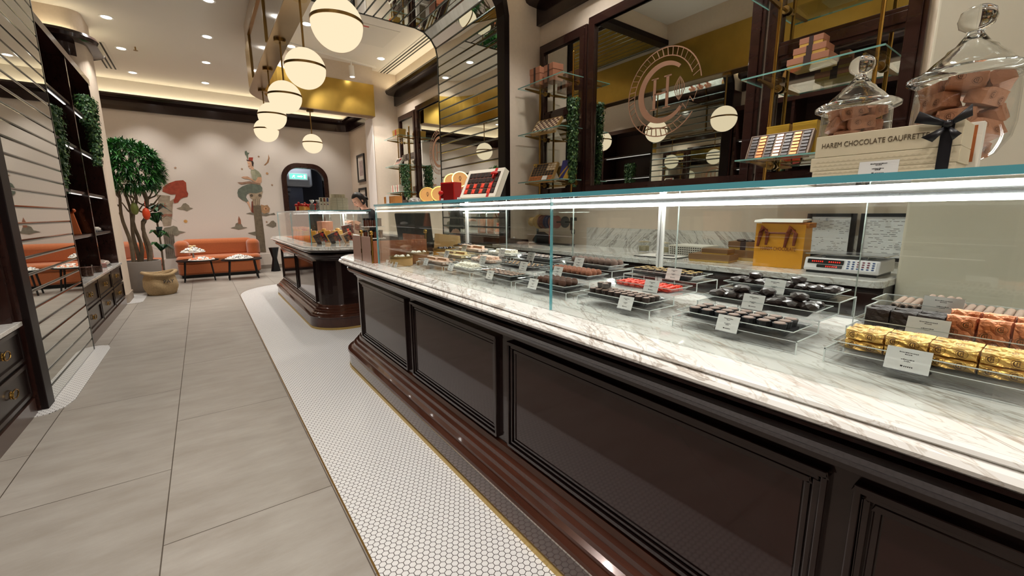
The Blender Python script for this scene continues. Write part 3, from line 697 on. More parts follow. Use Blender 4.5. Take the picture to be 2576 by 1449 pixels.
def tray_mb(L, W=.118, h=.020):
    m = MB(); f = .011
    def ring(l, w_, z): return [(-w_/2, -l/2, z), (w_/2, -l/2, z), (w_/2, l/2, z), (-w_/2, l/2, z)]
    rs = [ring(L-.05, W-.035, .0), ring(L-.04, W-.026, .004), ring(L-.012, W-.008, h), ring(L, W, h+.001), ring(L, W, h-.001), ring(L-.014, W-.011, h-.002), ring(L-.044, W-.029, .003)]
    vs = [v for r in rs for v in r]; fs = [(3, 2, 1, 0)]
    for j in range(len(rs)-1):
        for i in range(4): fs.append((j*4+i, j*4+(i+1) % 4, (j+1)*4+(i+1) % 4, (j+1)*4+i))
    fs.append((24, 25, 26, 27)); m.add(vs, fs)
    return m
def tray(col, row, liner=None, sh=0):
    a, b = COLS[col]; L = b-a-.02 if b-a < .33 else .31; y = (a+b)/2; x = STEP[row][0]+.062; z = STEP[row][1]+.0005
    t = thing('sweets_tray', 'clear flared tray in the %s row, %s' % (RNAME[row], CDESC[col]), 'tray', (x, y, z))
    put('dish', tray_mb(L), ACRYL, t)
    m = MB(); W = .118; h = .020
    for s in (-1, 1):
        m.box((s*W/2-.0007, -L/2, h-.0005), (s*W/2+.0007, L/2, h+.0012)); m.box((-W/2, s*L/2-.0007, h-.0005), (W/2, s*L/2+.0007, h+.0012))
    put('rim', m, REDGE, t)
    if liner:
        put('liner', MB().box((-.043, -L/2+.024, .0042), (.043, L/2-.024, .0125)), liner, t)
    return (x, y, z+.0128 if liner else z+.0045, L)
LINES = {}
def card(loc, rz, lab, w_=.062, h=.045, tilt=.35, group=None):
    t = thing('price_card', lab, 'price card', loc, rz); T = Matrix.Rotation(tilt, 4, 'Y')
    rr = random.Random(int(abs(loc[1])*1000))
    put('card', MB().box((-.0006, -w_/2, 0), (.0006, w_/2, h), T), WHITE, t)
    put('holder', MB().box((-.0022, -w_/2-.001, -.0015), (-.0009, w_/2+.001, h+.0015), T).box((-.001, -w_/2-.001, 0), (.03, w_/2+.001, .0015)), ACRYL, t)
    m = MB()
    for z, tw in ((.80, .42), (.72, .16), (.50, .30), (.43, .14)):
        y = -tw*w_/2
        while y < tw*w_/2:
            q = rr.uniform(.001, .003); m.box((-.0009, y, z*h), (-.0006, min(y+q, tw*w_/2), z*h+.0011+rr.uniform(0, .0008)), T); y += q+.0006
    y = -.009
    m.box((-.0009, .005, .2*h), (-.0006, .0085, .2*h+.0028), T)
    for k in range(5): m.box((-.0009, .0035-k*.0028, .2*h), (-.0006, .0035-k*.0028-.0018, .2*h+.0022), T)
    m2 = MB()
    for v in m.v: pass
    put('print', m, INK, t)
    return t
CARDY = {'A': .18, 'B': .53, 'C': .86, 'D': 1.335, 'E': 1.66, 'F': 2.05, 'G': 2.37}
CARDM = {'A': .18, 'B': .53, 'C': .86, 'D': 1.33, 'E': 1.57, 'F': 1.93, 'G': 2.35}
def sc(v, s): return tuple(int(min(255, x*s)) for x in v)
DK = mat('dark_chocolate', (44,32,29), .32, coat=.3); DKM = mat('matte_dark_chocolate', (52,38,33), .5, noise=.15, nscale=60, bump=.3, bscale=200)
PAPER = mat('black_paper_cup', (17,16,19), .55); MILK = mat('milk_chocolate', (138,112,100), .45)
COCOA = mat('cocoa_dusted', (86,56,42), .9, bump=.5, bscale=500); COPPER = mat('copper_dust', (150,92,66), .75, bump=.6, bscale=400, noise=.2, nscale=60)
TAUPE = mat('hazel_dust', (116,94,84), .85, bump=.6, bscale=400, noise=.15, nscale=60)
GOLDF = mat('gold_foil', (236,190,106), .32, .62, bump=.8, bscale=60); ORANF = mat('orange_foil', (214,134,92), .32, .55, bump=.8, bscale=55)
REDF = mat('red_foil', (232,66,38), .35, .2, bump=.8, bscale=90); WHT = mat('white_coating', (238,232,216), .55, bump=.6, bscale=120, noise=.06, nscale=90)
PNK = mat('pink_coating', (240,206,184), .6, bump=.5, bscale=120, noise=.06, nscale=60); YEL = mat('butter_coating', (238,216,160), .6, bump=.5, bscale=120)
NUT = mat('chopped_nuts', (168,118,72), .7, noise=.3, nscale=120, bump=.8, bscale=200); GOLDP = mat('gold_print_square', (206,172,110), .35, .5)
WAFER = mat('rolled_wafer', (140,116,100), .6, noise=.1, nscale=80, bump=.2, bscale=200)
# unit pieces ---------------------------------------------------------------
def m_cup(r, h):
    n = 24; pr = MB(); vs = []
    for z, q in ((0, .82), (h, 1)):
        vs += [((r*q*(1+.05*(k % 2)))*cos(2*pi*k/n) if 0 else r*q*(1+.05*(k % 2))*cos(2*pi*k/n), r*q*(1+.05*(k % 2))*sin(2*pi*k/n), z) for k in range(n)]
    pr.add(vs, [tuple(range(n))[::-1]]+[(k, (k+1) % n, n+(k+1) % n, n+k) for k in range(n)]+[tuple(range(n, 2*n))])
    return pr
def p_cup(lab, grp, r=.0135, h=.017, wrap=PAPER, top=MILK):
    t = thing('chocolate_cup', lab, 'chocolate', group=grp); put('paper_cup', m_cup(r, h), wrap, t)
    put('filling', MB().lathe([(1e-4, h+.0018), (r*.78, h+.0018), (r*.84, h+.0006), (r*.84, h-.002)], 24), top, t, smooth=True); return t
def p_one(nm, me, lab, grp):
    o = bpy.data.objects.new(nm, me); C.objects.link(o); return tag(o, lab, 'chocolate', grp)
def m_truffle(r=.0125, seed=0):
    bm = bmesh.new(); bmesh.ops.create_icosphere(bm, subdivisions=3, radius=r); q = random.Random(seed)
    for v in bm.verts: v.co *= 1+q.uniform(-.035, .035); v.co.z += r*.97
    me = bpy.data.meshes.new('truffle'); bm.to_mesh(me); bm.free(); return me
def m_rock(a, b, c, seed, sub=2, amp=.14):
    bm = bmesh.new(); bmesh.ops.create_icosphere(bm, subdivisions=sub, radius=1); q = random.Random(seed)
    for v in bm.verts: f = 1+q.uniform(-amp, amp); v.co = Vector((v.co.x*a*f, v.co.y*b*f, max(0, v.co.z*c*f+c*.8)))
    me = bpy.data.meshes.new('rock'); bm.to_mesh(me); bm.free(); return me
def smooth_me(me, m, smooth=True):
    me.materials.append(m)
    if smooth: me.shade_smooth()
    return me
def m_wrap(a, b, c, seed, amp=.0018, sub=3, twist=0):
    """soft crumpled foil block"""
    bm = bmesh.new(); bmesh.ops.create_cube(bm, size=1); bmesh.ops.subdivide_edges(bm, edges=bm.edges, cuts=sub, use_grid_fill=True); q = random.Random(seed)
    for v in bm.verts:
        x, y, z = v.co; k = 1-.10*(abs(y)*2)**6*(1 if twist == 0 else 1); rr_ = 1-.06*((abs(x)*2)**4*(abs(z)*2)**4)
        v.co = Vector((x*a*rr_*k+q.uniform(-amp, amp), y*b+q.uniform(-amp, amp)*.6, (z+.5)*c*rr_+(q.uniform(-amp, amp) if z > -.49 else 0)))
    me = bpy.data.meshes.new('wrap'); bm.to_mesh(me); bm.free(); return me
def emblem_mb(r):
    m = MB(); n = 20
    for (a, b) in ((r*.93, r),):
        for k in range(n):
            t0, t1 = 2*pi*k/n, 2*pi*(k+1)/n
            m.add([(a*cos(t0), a*sin(t0), 0), (b*cos(t0), b*sin(t0), 0), (b*cos(t1), b*sin(t1), 0), (a*cos(t1), a*sin(t1), 0)], [(0, 1, 2, 3)])
    for k in range(9):
        t0, t1 = R_(60+k*27), R_(60+(k+1)*27); a, b = r*.52, r*.72
        m.add([(a*cos(t0), a*sin(t0), 0), (b*cos(t0), b*sin(t0), 0), (b*cos(t1), b*sin(t1), 0), (a*cos(t1), a*sin(t1), 0)], [(0, 1, 2, 3)])
    for x in (-.16, .22): m.add([((x-.06)*r, -.34*r, 0), ((x+.06)*r, -.34*r, 0), ((x+.06)*r, .34*r, 0), ((x-.06)*r, .34*r, 0)], [(0, 1, 2, 3)])
    m.add([(-.16*r, -.04*r, 0), (.22*r, -.04*r, 0), (.22*r, .04*r, 0), (-.16*r, .04*r, 0)], [(0, 1, 2, 3)])
    return m
GINK = mat('brown_emblem_ink', (92,58,22), .5)
def emb(parent, loc, rot, r, mt=None):
    return put('printed_emblem', emblem_mb(r), mt or GINK, parent, loc=loc, rot=rot)
def fill(proto, xs, ys, z, jit=.0, rj=.3, skip=(), dz=0, tilt=0):
    first = True
    for i, x in enumerate(xs):
        for j, y in enumerate(ys):
            if (i, j) in skip: continue
            l = (x+rnd.uniform(-jit, jit), y+rnd.uniform(-jit, jit), z); r_ = (rnd.uniform(-tilt, tilt), rnd.uniform(-tilt, tilt), rnd.uniform(-rj, rj))
            if first: proto.location = l; proto.rotation_euler = r_; first = False
            else: dup(proto, l, r_)
def span(c, step, n): return [c+(k-(n-1)/2)*step for k in range(n)]
BLINER = mat('black_liner', (22,20,22), .5)
# --- B front: black cups
x, y, z, L = tray('B', 0, BLINER); fill(p_cup('black fluted cup with a pale brown disc, front tray second from the right', 'black chocolate cups in the front tray', .0155, .018), span(x, .034, 3), span(y, .0365, 7), z, .001)
x, y, z, L = tray('C', 0, BLINER); C0 = p_cup('small brown round cup chocolate, front tray right of the teal seam', 'small brown cup chocolates', .0118, .017, DKM, MILK)
fill(C0, span(x, .026, 3), span(y, .0285, 9), z, .001); dup(C0, (x, y+.100, z+.0195)); dup(C0, (x+.022, y+.085, z+.0195)); dup(C0, (x-.010, y+.07, z+.0195))
# --- truffles
x, y, z, L = tray('D', 0, BLINER); T0 = p_one('truffle', smooth_me(m_truffle(.0150, 1), COCOA), 'cocoa dusted round truffle in the front tray at the teal seam', 'cocoa truffles in the front tray')
fill(T0, span(x, .031, 3), span(y-.04, .033, 5), z, .001)
x, y, z, L = tray('D', 1, BLINER); T1 = p_one('truffle', smooth_me(m_truffle(.0135, 2), COPPER), 'copper dusted truffle in the middle tray at the teal seam', 'copper truffles in the middle tray')
fill(T1, span(x, .028, 3), span(y-.01, .028, 9), z, .001)
x, y, z, L = tray('D', 2, BLINER); T2 = p_one('truffle', smooth_me(m_truffle(.0155, 3), TAUPE), 'greyish brown truffle in the back tray at the teal seam', 'greyish truffles in the back tray')
fill(T2, span(x, .034, 2), span(y-.02, .033, 8), z, .001)
# --- dark clusters
x, y, z, L = tray('B', 1, BLINER); K0 = p_one('chocolate_cluster', smooth_me(m_rock(.021, .024, .013, 4), DK, False), 'glossy faceted dark chocolate in the middle tray second from the right', 'faceted dark chocolates in the middle tray')
fill(K0, span(x, .038, 2), span(y, .040, 7), z, .002, 3)
dup(K0, (x, y+.06, z+.02), 1.0); dup(K0, (x+.006, y-.01, z+.02), 2.0); dup(K0, (x, y-.09, z+.02), 2.6)
x, y, z, L = tray('B', 2, BLINER); K1 = p_one('chocolate_cluster', smooth_me(m_rock(.018, .021, .012, 9), DK, False), 'faceted dark chocolate in the back tray second from the right', 'faceted dark chocolates in the back tray')
fill(K1, span(x, .034, 2), span(y, .036, 8), z, .002, 3); dup(K1, (x, y+.08, z+.018), 1.0); dup(K1, (x, y-.04, z+.018), .3)
# --- red foil, gold printed squares
x, y, z, L = tray('C', 1, None); me = m_wrap(.022, .026, .016, 5, .0022, 2); me.materials.append(REDF)
fill(p_one('foil_sweet', me, 'bright red foil wrapped sweet in the middle tray', 'red foil sweets in the middle tray'), span(x, .027, 3), span(y-.01, .0285, 8), z, .001, .5)
x, y, z, L = tray('C', 2, BLINER); t = thing('square_chocolate', 'dark round chocolate with a gold printed square in the back tray', 'chocolate', group='gold square chocolates in the back tray')
put('base', MB().lathe([(1e-4, 0), (.0135, 0), (.0145, .008), (.012, .0125), (1e-4, .013)], 20), DK, t, smooth=True); put('gold_square', MB().cb((0, 0, .0135), (.015, .017, .001)), GOLDP, t)
fill(t, span(x, .031, 3), span(y, .0315, 8), z, .001, .3)
# --- E column: thin dark pieces
x, y, z, L = tray('E', 0, BLINER); t = thing('oblong_chocolate', 'thin oblong dark chocolate with pale top in the front tray left of the seam', 'chocolate', group='thin oblong chocolates in the front tray')
put('base', MB().prism(rounded(-.008, -.017, .008, .017, .007), 0, .009), DK, t, bevel=.001); put('pale_top', MB().prism(rounded(-.0055, -.014, .0055, .014, .005), .009, .0105), mat('pale_cocoa', (176,146,126), .6), t)
fill(t, span(x, .022, 4), span(y-.01, .038, 7), z, .001, .2)
x, y, z, L = tray('E', 1, BLINER); t = thing('mendiant', 'round black chocolate with a pale almond in the middle tray left of the seam', 'chocolate', group='almond topped dark chocolates in the middle tray')
put('disc', MB().lathe([(1e-4, 0), (.013, 0), (.014, .005), (.012, .0085), (1e-4, .009)], 18), DK, t, smooth=True); put('almond', MB().sphere((0, 0, .010), 1, 10, 6, (.004, .008, .0025)), mat('almond', (206,170,128), .6), t, smooth=True)
fill(t, span(x, .029, 3), span(y-.01, .031, 8), z, .001, 1.5)
x, y, z, L = tray('E', 2, BLINER); t = thing('square_chocolate', 'small dark square chocolate with pale stripes in the back tray left of the seam', 'chocolate', group='small dark squares in the back tray')
put('base', MB().cb((0, 0, .006), (.021, .023, .012)), DK, t, bevel=.002); put('pale_stripe', MB().cb((-.002, 0, .0125), (.006, .019, .0012)), mat('pale_cocoa', (176,146,126), .6), t)
fill(t, span(x, .029, 3), span(y, .031, 8), z, .001, .2)
# --- F column: white pieces
for r_, (mt, nm, desc, gr) in enumerate([(WHT, 'white_sweet', 'white coated oblong sweet in the front tray of white sweets', 'white oblong sweets in the front tray'), (PNK, 'pink_sweet', 'pinkish white sweet with nuts in the middle tray of white sweets', 'pinkish sweets in the middle tray'), (WHT, 'white_sweet', 'snow white rough sweet in the back tray of white sweets', 'rough white sweets in the back tray')]):
    x, y, z, L = tray('F', r_, None); me = m_wrap(.020, .034, .015, 20+r_, .0016, 2); me.materials.append(mt)
    fill(p_one(nm, me, desc, gr), span(x, .025, 3), span(y, .037, 6), z, .001, .15)
    p = p_one(nm, me, desc, gr); fill(p, span(x+.004, .027, 2), span(y-.02, .038, 4), z+.0155, .001, .2)
# --- G column: long bars
for r_, (mt, desc, gr) in enumerate([(PNK, 'pale pink bar with chopped nuts in the front tray beside the tins', 'pale bars in the front tray'), (YEL, 'butter yellow bar in the middle tray beside the tins', 'yellow bars in the middle tray'), (PNK, 'pink bar with a nut stripe in the back tray beside the tins', 'pink bars in the back tray')]):
    x, y, z, L = tray('G', r_, None); t = thing('nougat_bar', desc, 'sweet bar', group=gr)
    me = m_wrap(.020, .125, .017, 30+r_, .0012, 3); me.materials.append(mt); o = bpy.data.objects.new('bar', me); C.objects.link(o); o.parent = t
    put('nut_edge', MB().cb((-.0102, 0, .008), (.0022, .118, .009)), NUT, t)
    fill(t, span(x, .025, 3), [y-.066, y+.064], z, .0005, .03)
    dup(t, (x+.006, y-.05, z+.0175), .05); dup(t, (x-.012, y+.045, z+.0175), -.04)
# --- A column: gold and orange wrapped blocks, rolled wafers
x, y, z, L = tray('A', 0, None, 0)
g = thing('gold_wrapped_bar', '', 'wrapped chocolate bar'); me = m_wrap(.036, .0625, .020, 41, .0022, 4); me.materials.append(GOLDF); o = bpy.data.objects.new('foil_wrap', me); C.objects.link(o); o.parent = g
for (px, py, pz, rt, r) in ((-.0206, .018, .010, (0, -pi/2, 0), .0085), (.002, -.008, .0228, (0, 0, -pi/2), .0085), (-.0206, -.012, .010, (0, -pi/2, 0), .0085), (.004, .022, .0228, (0, 0, -pi/2), .008)):
    e = emb(g, (px, py, pz), rt, r)
    if rt[1]: e.rotation_euler = Matrix(((0, 0, -1), (-1, 0, 0), (0, 1, 0))).to_euler()
GL = [('leftmost', y+.099), ('second', y+.033), ('third', y-.033), ('rightmost', y-.099)]
first = True
for k, (dl, yy) in enumerate(GL):
    for lay in range(2):
        for q, xx in enumerate((x-.020, x+.020)):
            lab = 'gold foil wrapped bar, %s stack of the front tray, %s layer, %s' % (dl, ('lower', 'upper')[lay], ('facing the glass', 'behind')[q])
            l = (xx+rnd.uniform(-.001, .001), yy, z+lay*.0225); r_ = (0, 0, rnd.uniform(-.03, .03))
            if first: g.location = l; g.rotation_euler = r_; g['label'] = lab; g['group'] = 'gold foil wrapped bars'; first = False
            else: dup(g, l, r_, lab, 'gold foil wrapped bars')
x, y, z, L = tray('A', 1, None)
d = p_one('dark_chocolate_block', smooth_me(m_wrap(.030, .042, .042, 44, .0016, 4), DKM, False), '', 'dark chocolate blocks in the middle tray')
for k, yy in enumerate((y+.112, y+.068, y+.024)):
    for q, xx in enumerate((x-.020, x+.018)):
        lab = '%s ribbed dark chocolate block in the middle tray, %s' % (('left', 'middle', 'right')[k], ('in front', 'behind')[q])
        if k == q == 0: d.location = (xx, yy, z); d['label'] = lab
        else: dup(d, (xx, yy, z), rnd.uniform(-.05, .05), lab)
g = thing('orange_wrapped_block', '', 'wrapped chocolate block'); me = m_wrap(.030, .043, .048, 46, .0022, 4); me.materials.append(ORANF); o = bpy.data.objects.new('foil_wrap', me); C.objects.link(o); o.parent = g
for (py, pz, r) in ((.009, .016, .0085), (-.010, .034, .0085)):
    e = emb(g, (-.0178, py, pz), (0, 0, 0), r); e.rotation_euler = Matrix(((0, 0, -1), (-1, 0, 0), (0, 1, 0))).to_euler()
for k, yy in enumerate((y-.021, y-.067, y-.113)):
    for q, xx in enumerate((x-.022, x+.018)):
        lab = 'orange foil wrapped block, %s pair of the middle tray, %s' % (('left', 'middle', 'right')[k], ('in front', 'behind')[q])
        if k == q == 0: g.location = (xx, yy, z); g['label'] = lab; g['group'] = 'orange foil wrapped blocks'
        else: dup(g, (xx, yy, z+q*.006), rnd.uniform(-.05, .05), lab, 'orange foil wrapped blocks')
x, y, z, L = tray('A', 2, None)
wf = MB(); r0, r1 = .0072, .0044
T = Matrix.Rotation(pi/2, 4, 'Y')
wf.lathe([(r1, -.045), (r0, -.045), (r0, .045), (r1, .045), (r1, -.045)], 16, T)
def m_waf(): return wf.mesh('rolled_wafer', WAFER, True)
W0 = p_one('rolled_wafer', m_waf(), 'brown rolled wafer stick in the back tray at the right', 'rolled wafer sticks in the back tray')
ys = span(y-.012, .0149, 17); first = True
for lay, yy_ in ((0, ys), (1, [a+.0075 for a in ys[9:13]])):
    for yy in yy_:
        l = (x, yy, z+r0+lay*.0128); r_ = (0, R_(-4), rnd.uniform(-.03, .03))
        if first: W0.location = l; W0.rotation_euler = r_; first = False
        else: dup(W0, l, r_)
# --- cards in front of the trays
for col in COLS:
    for r_ in range(3):
        yy = CARDY[col] if r_ == 0 else CARDM[col]+(.1 if (col == 'E' and r_ == 2) else 0)
        w_ = .066 if col == 'A' else .056
        card((STEP[r_][0]-.010+(.006 if r_ else 0), yy, STEP[r_][1]+.0005 if r_ else STEP[0][1]-.010), 0, 'white price card leaning on the %s tray, %s' % (RNAME[r_], CDESC[col]), w_, .046 if col == 'A' else .044)
# --- round tins at the far end of the case
TIN = mat('tin_brass', (150,118,66), .35, .7); KRAFT = mat('kraft_card', (186,148,96), .8)
def tin(loc, r, h, side, lab, balls, n, cat='tin'):
    t = thing('round_tin', lab, cat, loc)
    put('body', MB().lathe([(1e-4, 0), (r, 0), (r, h), (r-.003, h), (r-.003, .006), (1e-4, .006)], 40), side, t, smooth=True)
    put('rim', MB().lathe([(r, h-.014), (r+.0025, h-.014), (r+.0025, h-.002), (r+.004, h), (r-.004, h), (r-.004, h-.014)], 40), TIN, t, smooth=True)
    put('inner_tray', MB().lathe([(1e-4, h-.016), (r-.004, h-.016)], 30), mat('gold_inner', (120,92,50), .5), t)
    return t
tin((1.02, 2.62, MTZ+.0008), .072, .062, KRAFT, 'round cardboard tin of white sweets at the front left of the case', WHT, 7)
tin((1.17, 2.70, MTZ+.0008), .075, .075, mat('tin_brown', (140,96,60), .5), 'round tin with white sweets behind the cardboard tin', WHT, 7)
tin((1.335, 2.63, MTZ+.0008), .075, .095, mat('tin_orange', (196,140,60), .5), 'orange sided round tin with dark chocolates at the rear left of the case', DK, 7)
tin((1.50, 2.64, MTZ+.0008), .075, .11, mat('tin_khaki', (140,120,84), .5), 'khaki round tin with dark chocolates beside the orange tin', DK, 7)
def balls(cx, cy, z, m, r, lab, grp, seed):
    p = p_one('sweet_ball', smooth_me(m_truffle(r, seed), m), lab, grp); first = True
    for k in range(9):
        a = k*2.4; q = .013*math.sqrt(k)*1.6; l = (cx+q*cos(a), cy+q*sin(a), z)
        if first: p.location = l; first = False
        else: dup(p, l)
balls(1.02, 2.62, MTZ+.0465, WHT, .011, 'white round sweet in the front cardboard tin', 'white sweets in the cardboard tin', 61)
balls(1.17, 2.70, MTZ+.0595, WHT, .011, 'white round sweet in the second round tin', 'white sweets in the second tin', 62)
balls(1.335, 2.63, MTZ+.0795, DK, .013, 'dark round chocolate in the orange sided tin', 'dark chocolates in the orange tin', 63)
balls(1.50, 2.64, MTZ+.0945, DKM, .013, 'dark lumpy chocolate in the khaki tin', 'dark chocolates in the khaki tin', 64)
for k, (cx, cy, cz, d) in enumerate([(.947, 2.70, MTZ+.001, 'leftmost of three at the foot of the cardboard tin'), (.944, 2.61, MTZ+.001, 'middle of three at the foot of the cardboard tin'), (.947, 2.54, MTZ+.001, 'right of three at the foot of the cardboard tin'), (1.105, 2.555, MTZ+.001, 'between the cardboard tin and the pale bars'), (1.33, 2.535, MTZ+.001, 'in front of the orange sided tin')]):
    card((cx, cy, cz), 0, 'small white price card, '+d, .038, .034)
# ------------------------------------------------------------------ things on top of the nearest case
JG = mat('jar_glass', (252,254,254), 0, trans=1, ior=1.45); PAPERW = mat('kraft_wrapping', (186,130,98), .5, bump=.5, bscale=60, noise=.06, nscale=20)
WINK = mat('wrap_print', (96,56,36), .7)
def jar(lab, loc, r, H, fillh, seed, n_):
    t = thing('glass_candy_jar', lab, 'candy jar', loc); w_ = .003
    zb, zr = .030*H/.3, .190*H/.3
    prof = [(1e-4, 0), (r*.50, 0), (r*.52, .004), (r*.16, .012), (r*.13, .022), (r*.30, zb), (r*.72, zb+.022), (r*.95, zb+.055), (r, zb+.085), (r*.98, zr-.02), (r*.97, zr)]
    inn = [(p[0]-w_, max(p[1], zb+.004)+.001) for p in prof[::-1] if p[1] > zb-.001]
    inn += [(1e-4, zb+.006)]
    put('bowl', MB().lathe(prof+[(r*.97-w_, zr)]+inn[1:], 40), JARC, t, smooth=60)
    z = zr+.001; k = H/.3
    lid = [(r*1.02, z), (r*1.17, z+.006), (r*1.18, z+.013), (r*1.05, z+.019), (r*.86, z+.024*k), (r*.70, z+.038*k), (r*.50, z+.052*k), (r*.46, z+.058*k), (r*.34, z+.064*k), (r*.20, z+.080*k), (r*.15, z+.086*k), (r*.18, z+.090*k), (r*.32, z+.098*k), (r*.36, z+.110*k), (r*.32, z+.124*k), (r*.2, z+.131*k), (1e-4, z+.133*k)]
    inn = [(1e-4, z+.082*k)]+[(p[0]-w_, p[1]-w_) for p in lid[3:10]][::-1]+[(r*.90, z)]
    put('lid', MB().lathe(lid+inn+[(r*1.02, z)], 40), JG, t, smooth=60)
    # paper wrapped candies, each one its own thing
    q = random.Random(seed); c0 = None; k = 0
    lay = 0; z = zb+.034
    while z < fillh and k < n_:
        m_ = 4 if z > zb+.04 else 3
        for i in range(m_):
            if k >= n_: break
            a = i*2*pi/m_+lay*.8+q.uniform(-.2, .2); rr_ = (r-.036) if m_ == 4 else (r-.055)
            l = (loc[0]+rr_*cos(a), loc[1]+rr_*sin(a), loc[2]+z); rt = (q.uniform(-.35, .35), q.uniform(-.35, .35), a+pi/2+q.uniform(-.3, .3))
            lb = 'brown paper wrapped candy with printed emblem inside the %s glass jar' % ('large' if r > .08 else 'smaller')
            if c0 is None:
                c0 = thing('wrapped_candy', lb, 'wrapped candy', l, 0, 'wrapped candies in the %s jar' % ('large' if r > .08 else 'smaller')); c0.rotation_euler = rt
                s_ = r/.083*1.0
                me = m_wrap(.060*s_, .036*s_, .032*s_, seed, .0012, 3); me.transform(Matrix.Translation((0, 0, -.015*s_))); me.materials.append(PAPERW); o = bpy.data.objects.new('paper_wrap', me); C.objects.link(o); o.parent = c0
                for (x, y, z_, rt2) in ((-.012*s_, -.0196*s_, .003, (pi/2, 0, 0)), (.014*s_, .0196*s_, 0, (-pi/2, 0, 0)), (0, 0, .0176*s_, (0, 0, 0)), (.014*s_, -.0196*s_, -.004, (pi/2, 0, 0)), (-.014*s_, .0196*s_, .002, (-pi/2, 0, 0))): emb(c0, (x, y, z_), rt2, .0075*s_, WINK)
            else: dup(c0, l, rt)
            k += 1
        z += .033*(r/.083); lay += 1
jar('large glass apothecary jar of wrapped candies at the top right corner', (1.355, .205, ZT+.0006), .083, .33, .232, 3, 36)
jar('smaller glass apothecary jar of wrapped candies behind the lettered box', (1.36, .395, ZT+.0006), .073, .29, .200, 5, 30)
BOXC = mat('cream_box', (206,192,164), .55); BOXI = mat('cream_box_wave', (192,178,150), .55)
def zig_box(y0, y1, z0, z1, lab, x0=1.10, x1=1.195, text=None):
    t = thing('gift_box', lab, 'box', ((x0+x1)/2, (y0+y1)/2, z0)); cx, cy = (x0+x1)/2, (y0+y1)/2
    put('carton', MB().box((x0-cx, y0-cy, 0), (x1-cx, y1-cy, z1-z0)), BOXC, t, bevel=.0012)
    if text:
        textmesh('lettering', text, .0145, mat('gold_brown_ink', (92,76,56), .5), t, Matrix.Translation((x0-cx-.0006, .016, (z1-z0)*.52)) @ FACE_NX, .0003, width=.168)
    else:
        m = MB(); rows = int((z1-z0)/.0075)
        for r_ in range(rows):
            y = y0+.004+(.0045 if r_ % 2 else 0)
            while y < y1-.01:
                zb = r_*.0075+.002; m.add([(x0-cx-.0004, y-cy, zb), (x0-cx-.0004, y-cy+.009, zb), (x0-cx-.0004, y-cy+.0045, zb+.0035)], [(0, 1, 2)]); y += .009
        put('wave_print', m, BOXI, t)
    return t
zig_box(.163, .385, ZT+.0006, ZT+.0236, 'lowest cream box with wave print on the glass top')
zig_box(.160, .390, ZT+.024, ZT+.052, 'middle cream box with wave print between the two others')
tb = zig_box(.160, .384, ZT+.0525, ZT+.0965, 'top cream box lettered HAREM CHOCOLATE GAUFRETTE', text='HAREM CHOCOLATE GAUFRETTE')
bl = mat('black_ribbon', (26,24,28), .35); m = MB()
m.box((-.0495, -.100, -.052), (-.0482, -.083, .045)).box((-.048, -.100, .0441), (.048, -.083, .0449))
put('ribbon_band', m, bl, tb)
m = MB()
for s_, L in ((1, .045), (-1, .03)):
    m.add([(-.05, -.0915, .034), (-.058, -.0915+s_*L, .046), (-.056, -.0915+s_*L*.9, .066), (-.050, -.0915+s_*.004, .044)], [(0, 1, 2, 3)])
    m.add([(-.052, -.0915, .036), (-.062, -.0915+s_*L*.7, .018), (-.060, -.0915+s_*L*.35, .008), (-.052, -.0915+s_*.002, .028)], [(0, 1, 2, 3)])
m.sphere((-.053, -.0915, .038), .007, 10, 6)
o = put('ribbon_bow', m, bl, tb, smooth=True); sl = o.modifiers.new('s', 'SOLIDIFY'); sl.thickness = .0012
wt = thing('upright_card_box', 'slim white box with a brown label standing behind the lettered box', 'box', (1.225, .172, ZT+.0006))
put('carton', MB().box((-.012, -.022, 0), (.012, .022, .104)), mat('white_box', (222,216,204), .5), wt, bevel=.001)
put('brown_label', MB().box((-.0126, -.014, .03), (-.0121, .0, .098)), mat('brown_label', (166,92,44), .5), wt)
card((1.03, .255, ZT+.0006), 0, 'white price card in front of the stacked cream boxes on the glass top', .058, .030, .15)
# gifts in the middle of the glass top
REDB = mat('red_card', (176,26,20), .4); REDR = mat('red_satin_ribbon', (190,30,26), .35); OCH = mat('ochre_tin', (222,162,82), .4); GLD = mat('gold_rim', (214,180,100), .25, .9); WBX = mat('white_carton', (226,218,202), .5)
def lid_tin(loc, rot, lab, r=.047, h=.035):
    t = thing('round_gift_tin', lab, 'tin', loc, group=None); t.rotation_euler = rot
    put('body', MB().lathe([(1e-4, -h/2), (r, -h/2), (r, h/2-.006), (1e-4, h/2-.006)], 36), OCH, t, smooth=True)
    put('lid', MB().lathe([(r, h/2-.012), (r+.002, h/2-.012), (r+.002, h/2), (r-.004, h/2), (1e-4, h/2)], 36), OCH, t, smooth=True)
    put('lid_rim', MB().lathe([(r+.0022, h/2-.003), (r+.0022, h/2+.001), (r-.004, h/2+.001), (r-.004, h/2-.003)], 36), GLD, t, smooth=True)
    m = MB()
    for a in (-.5, 0, .5): m.tube([(0, -.012, h/2+.0006), (sin(a)*.014, .004, h/2+.0006), (sin(a)*.006, .018, h/2+.0006)], .0009, 4)
    put('printed_sprig', m, WINK, t)
fr = (R_(68), 0, R_(-28))
lid_tin((1.13, 2.42, ZT+.046), fr, 'round ochre tin standing at the left end of the gifts on the glass')
lid_tin((1.15, 2.30, ZT+.046), fr, 'second round ochre tin from the left, partly behind the red box')
lid_tin((1.21, 2.25, ZT+.118), fr, 'round ochre tin in the upper row, left one')
lid_tin((1.20, 2.14, ZT+.122), fr, 'topmost round ochre tin leaning right above the red box', .045)
put_st = thing('acrylic_wedge', 'clear slanted stand holding the round tins', 'display stand', (1.31, 2.3, ZT+.0006))
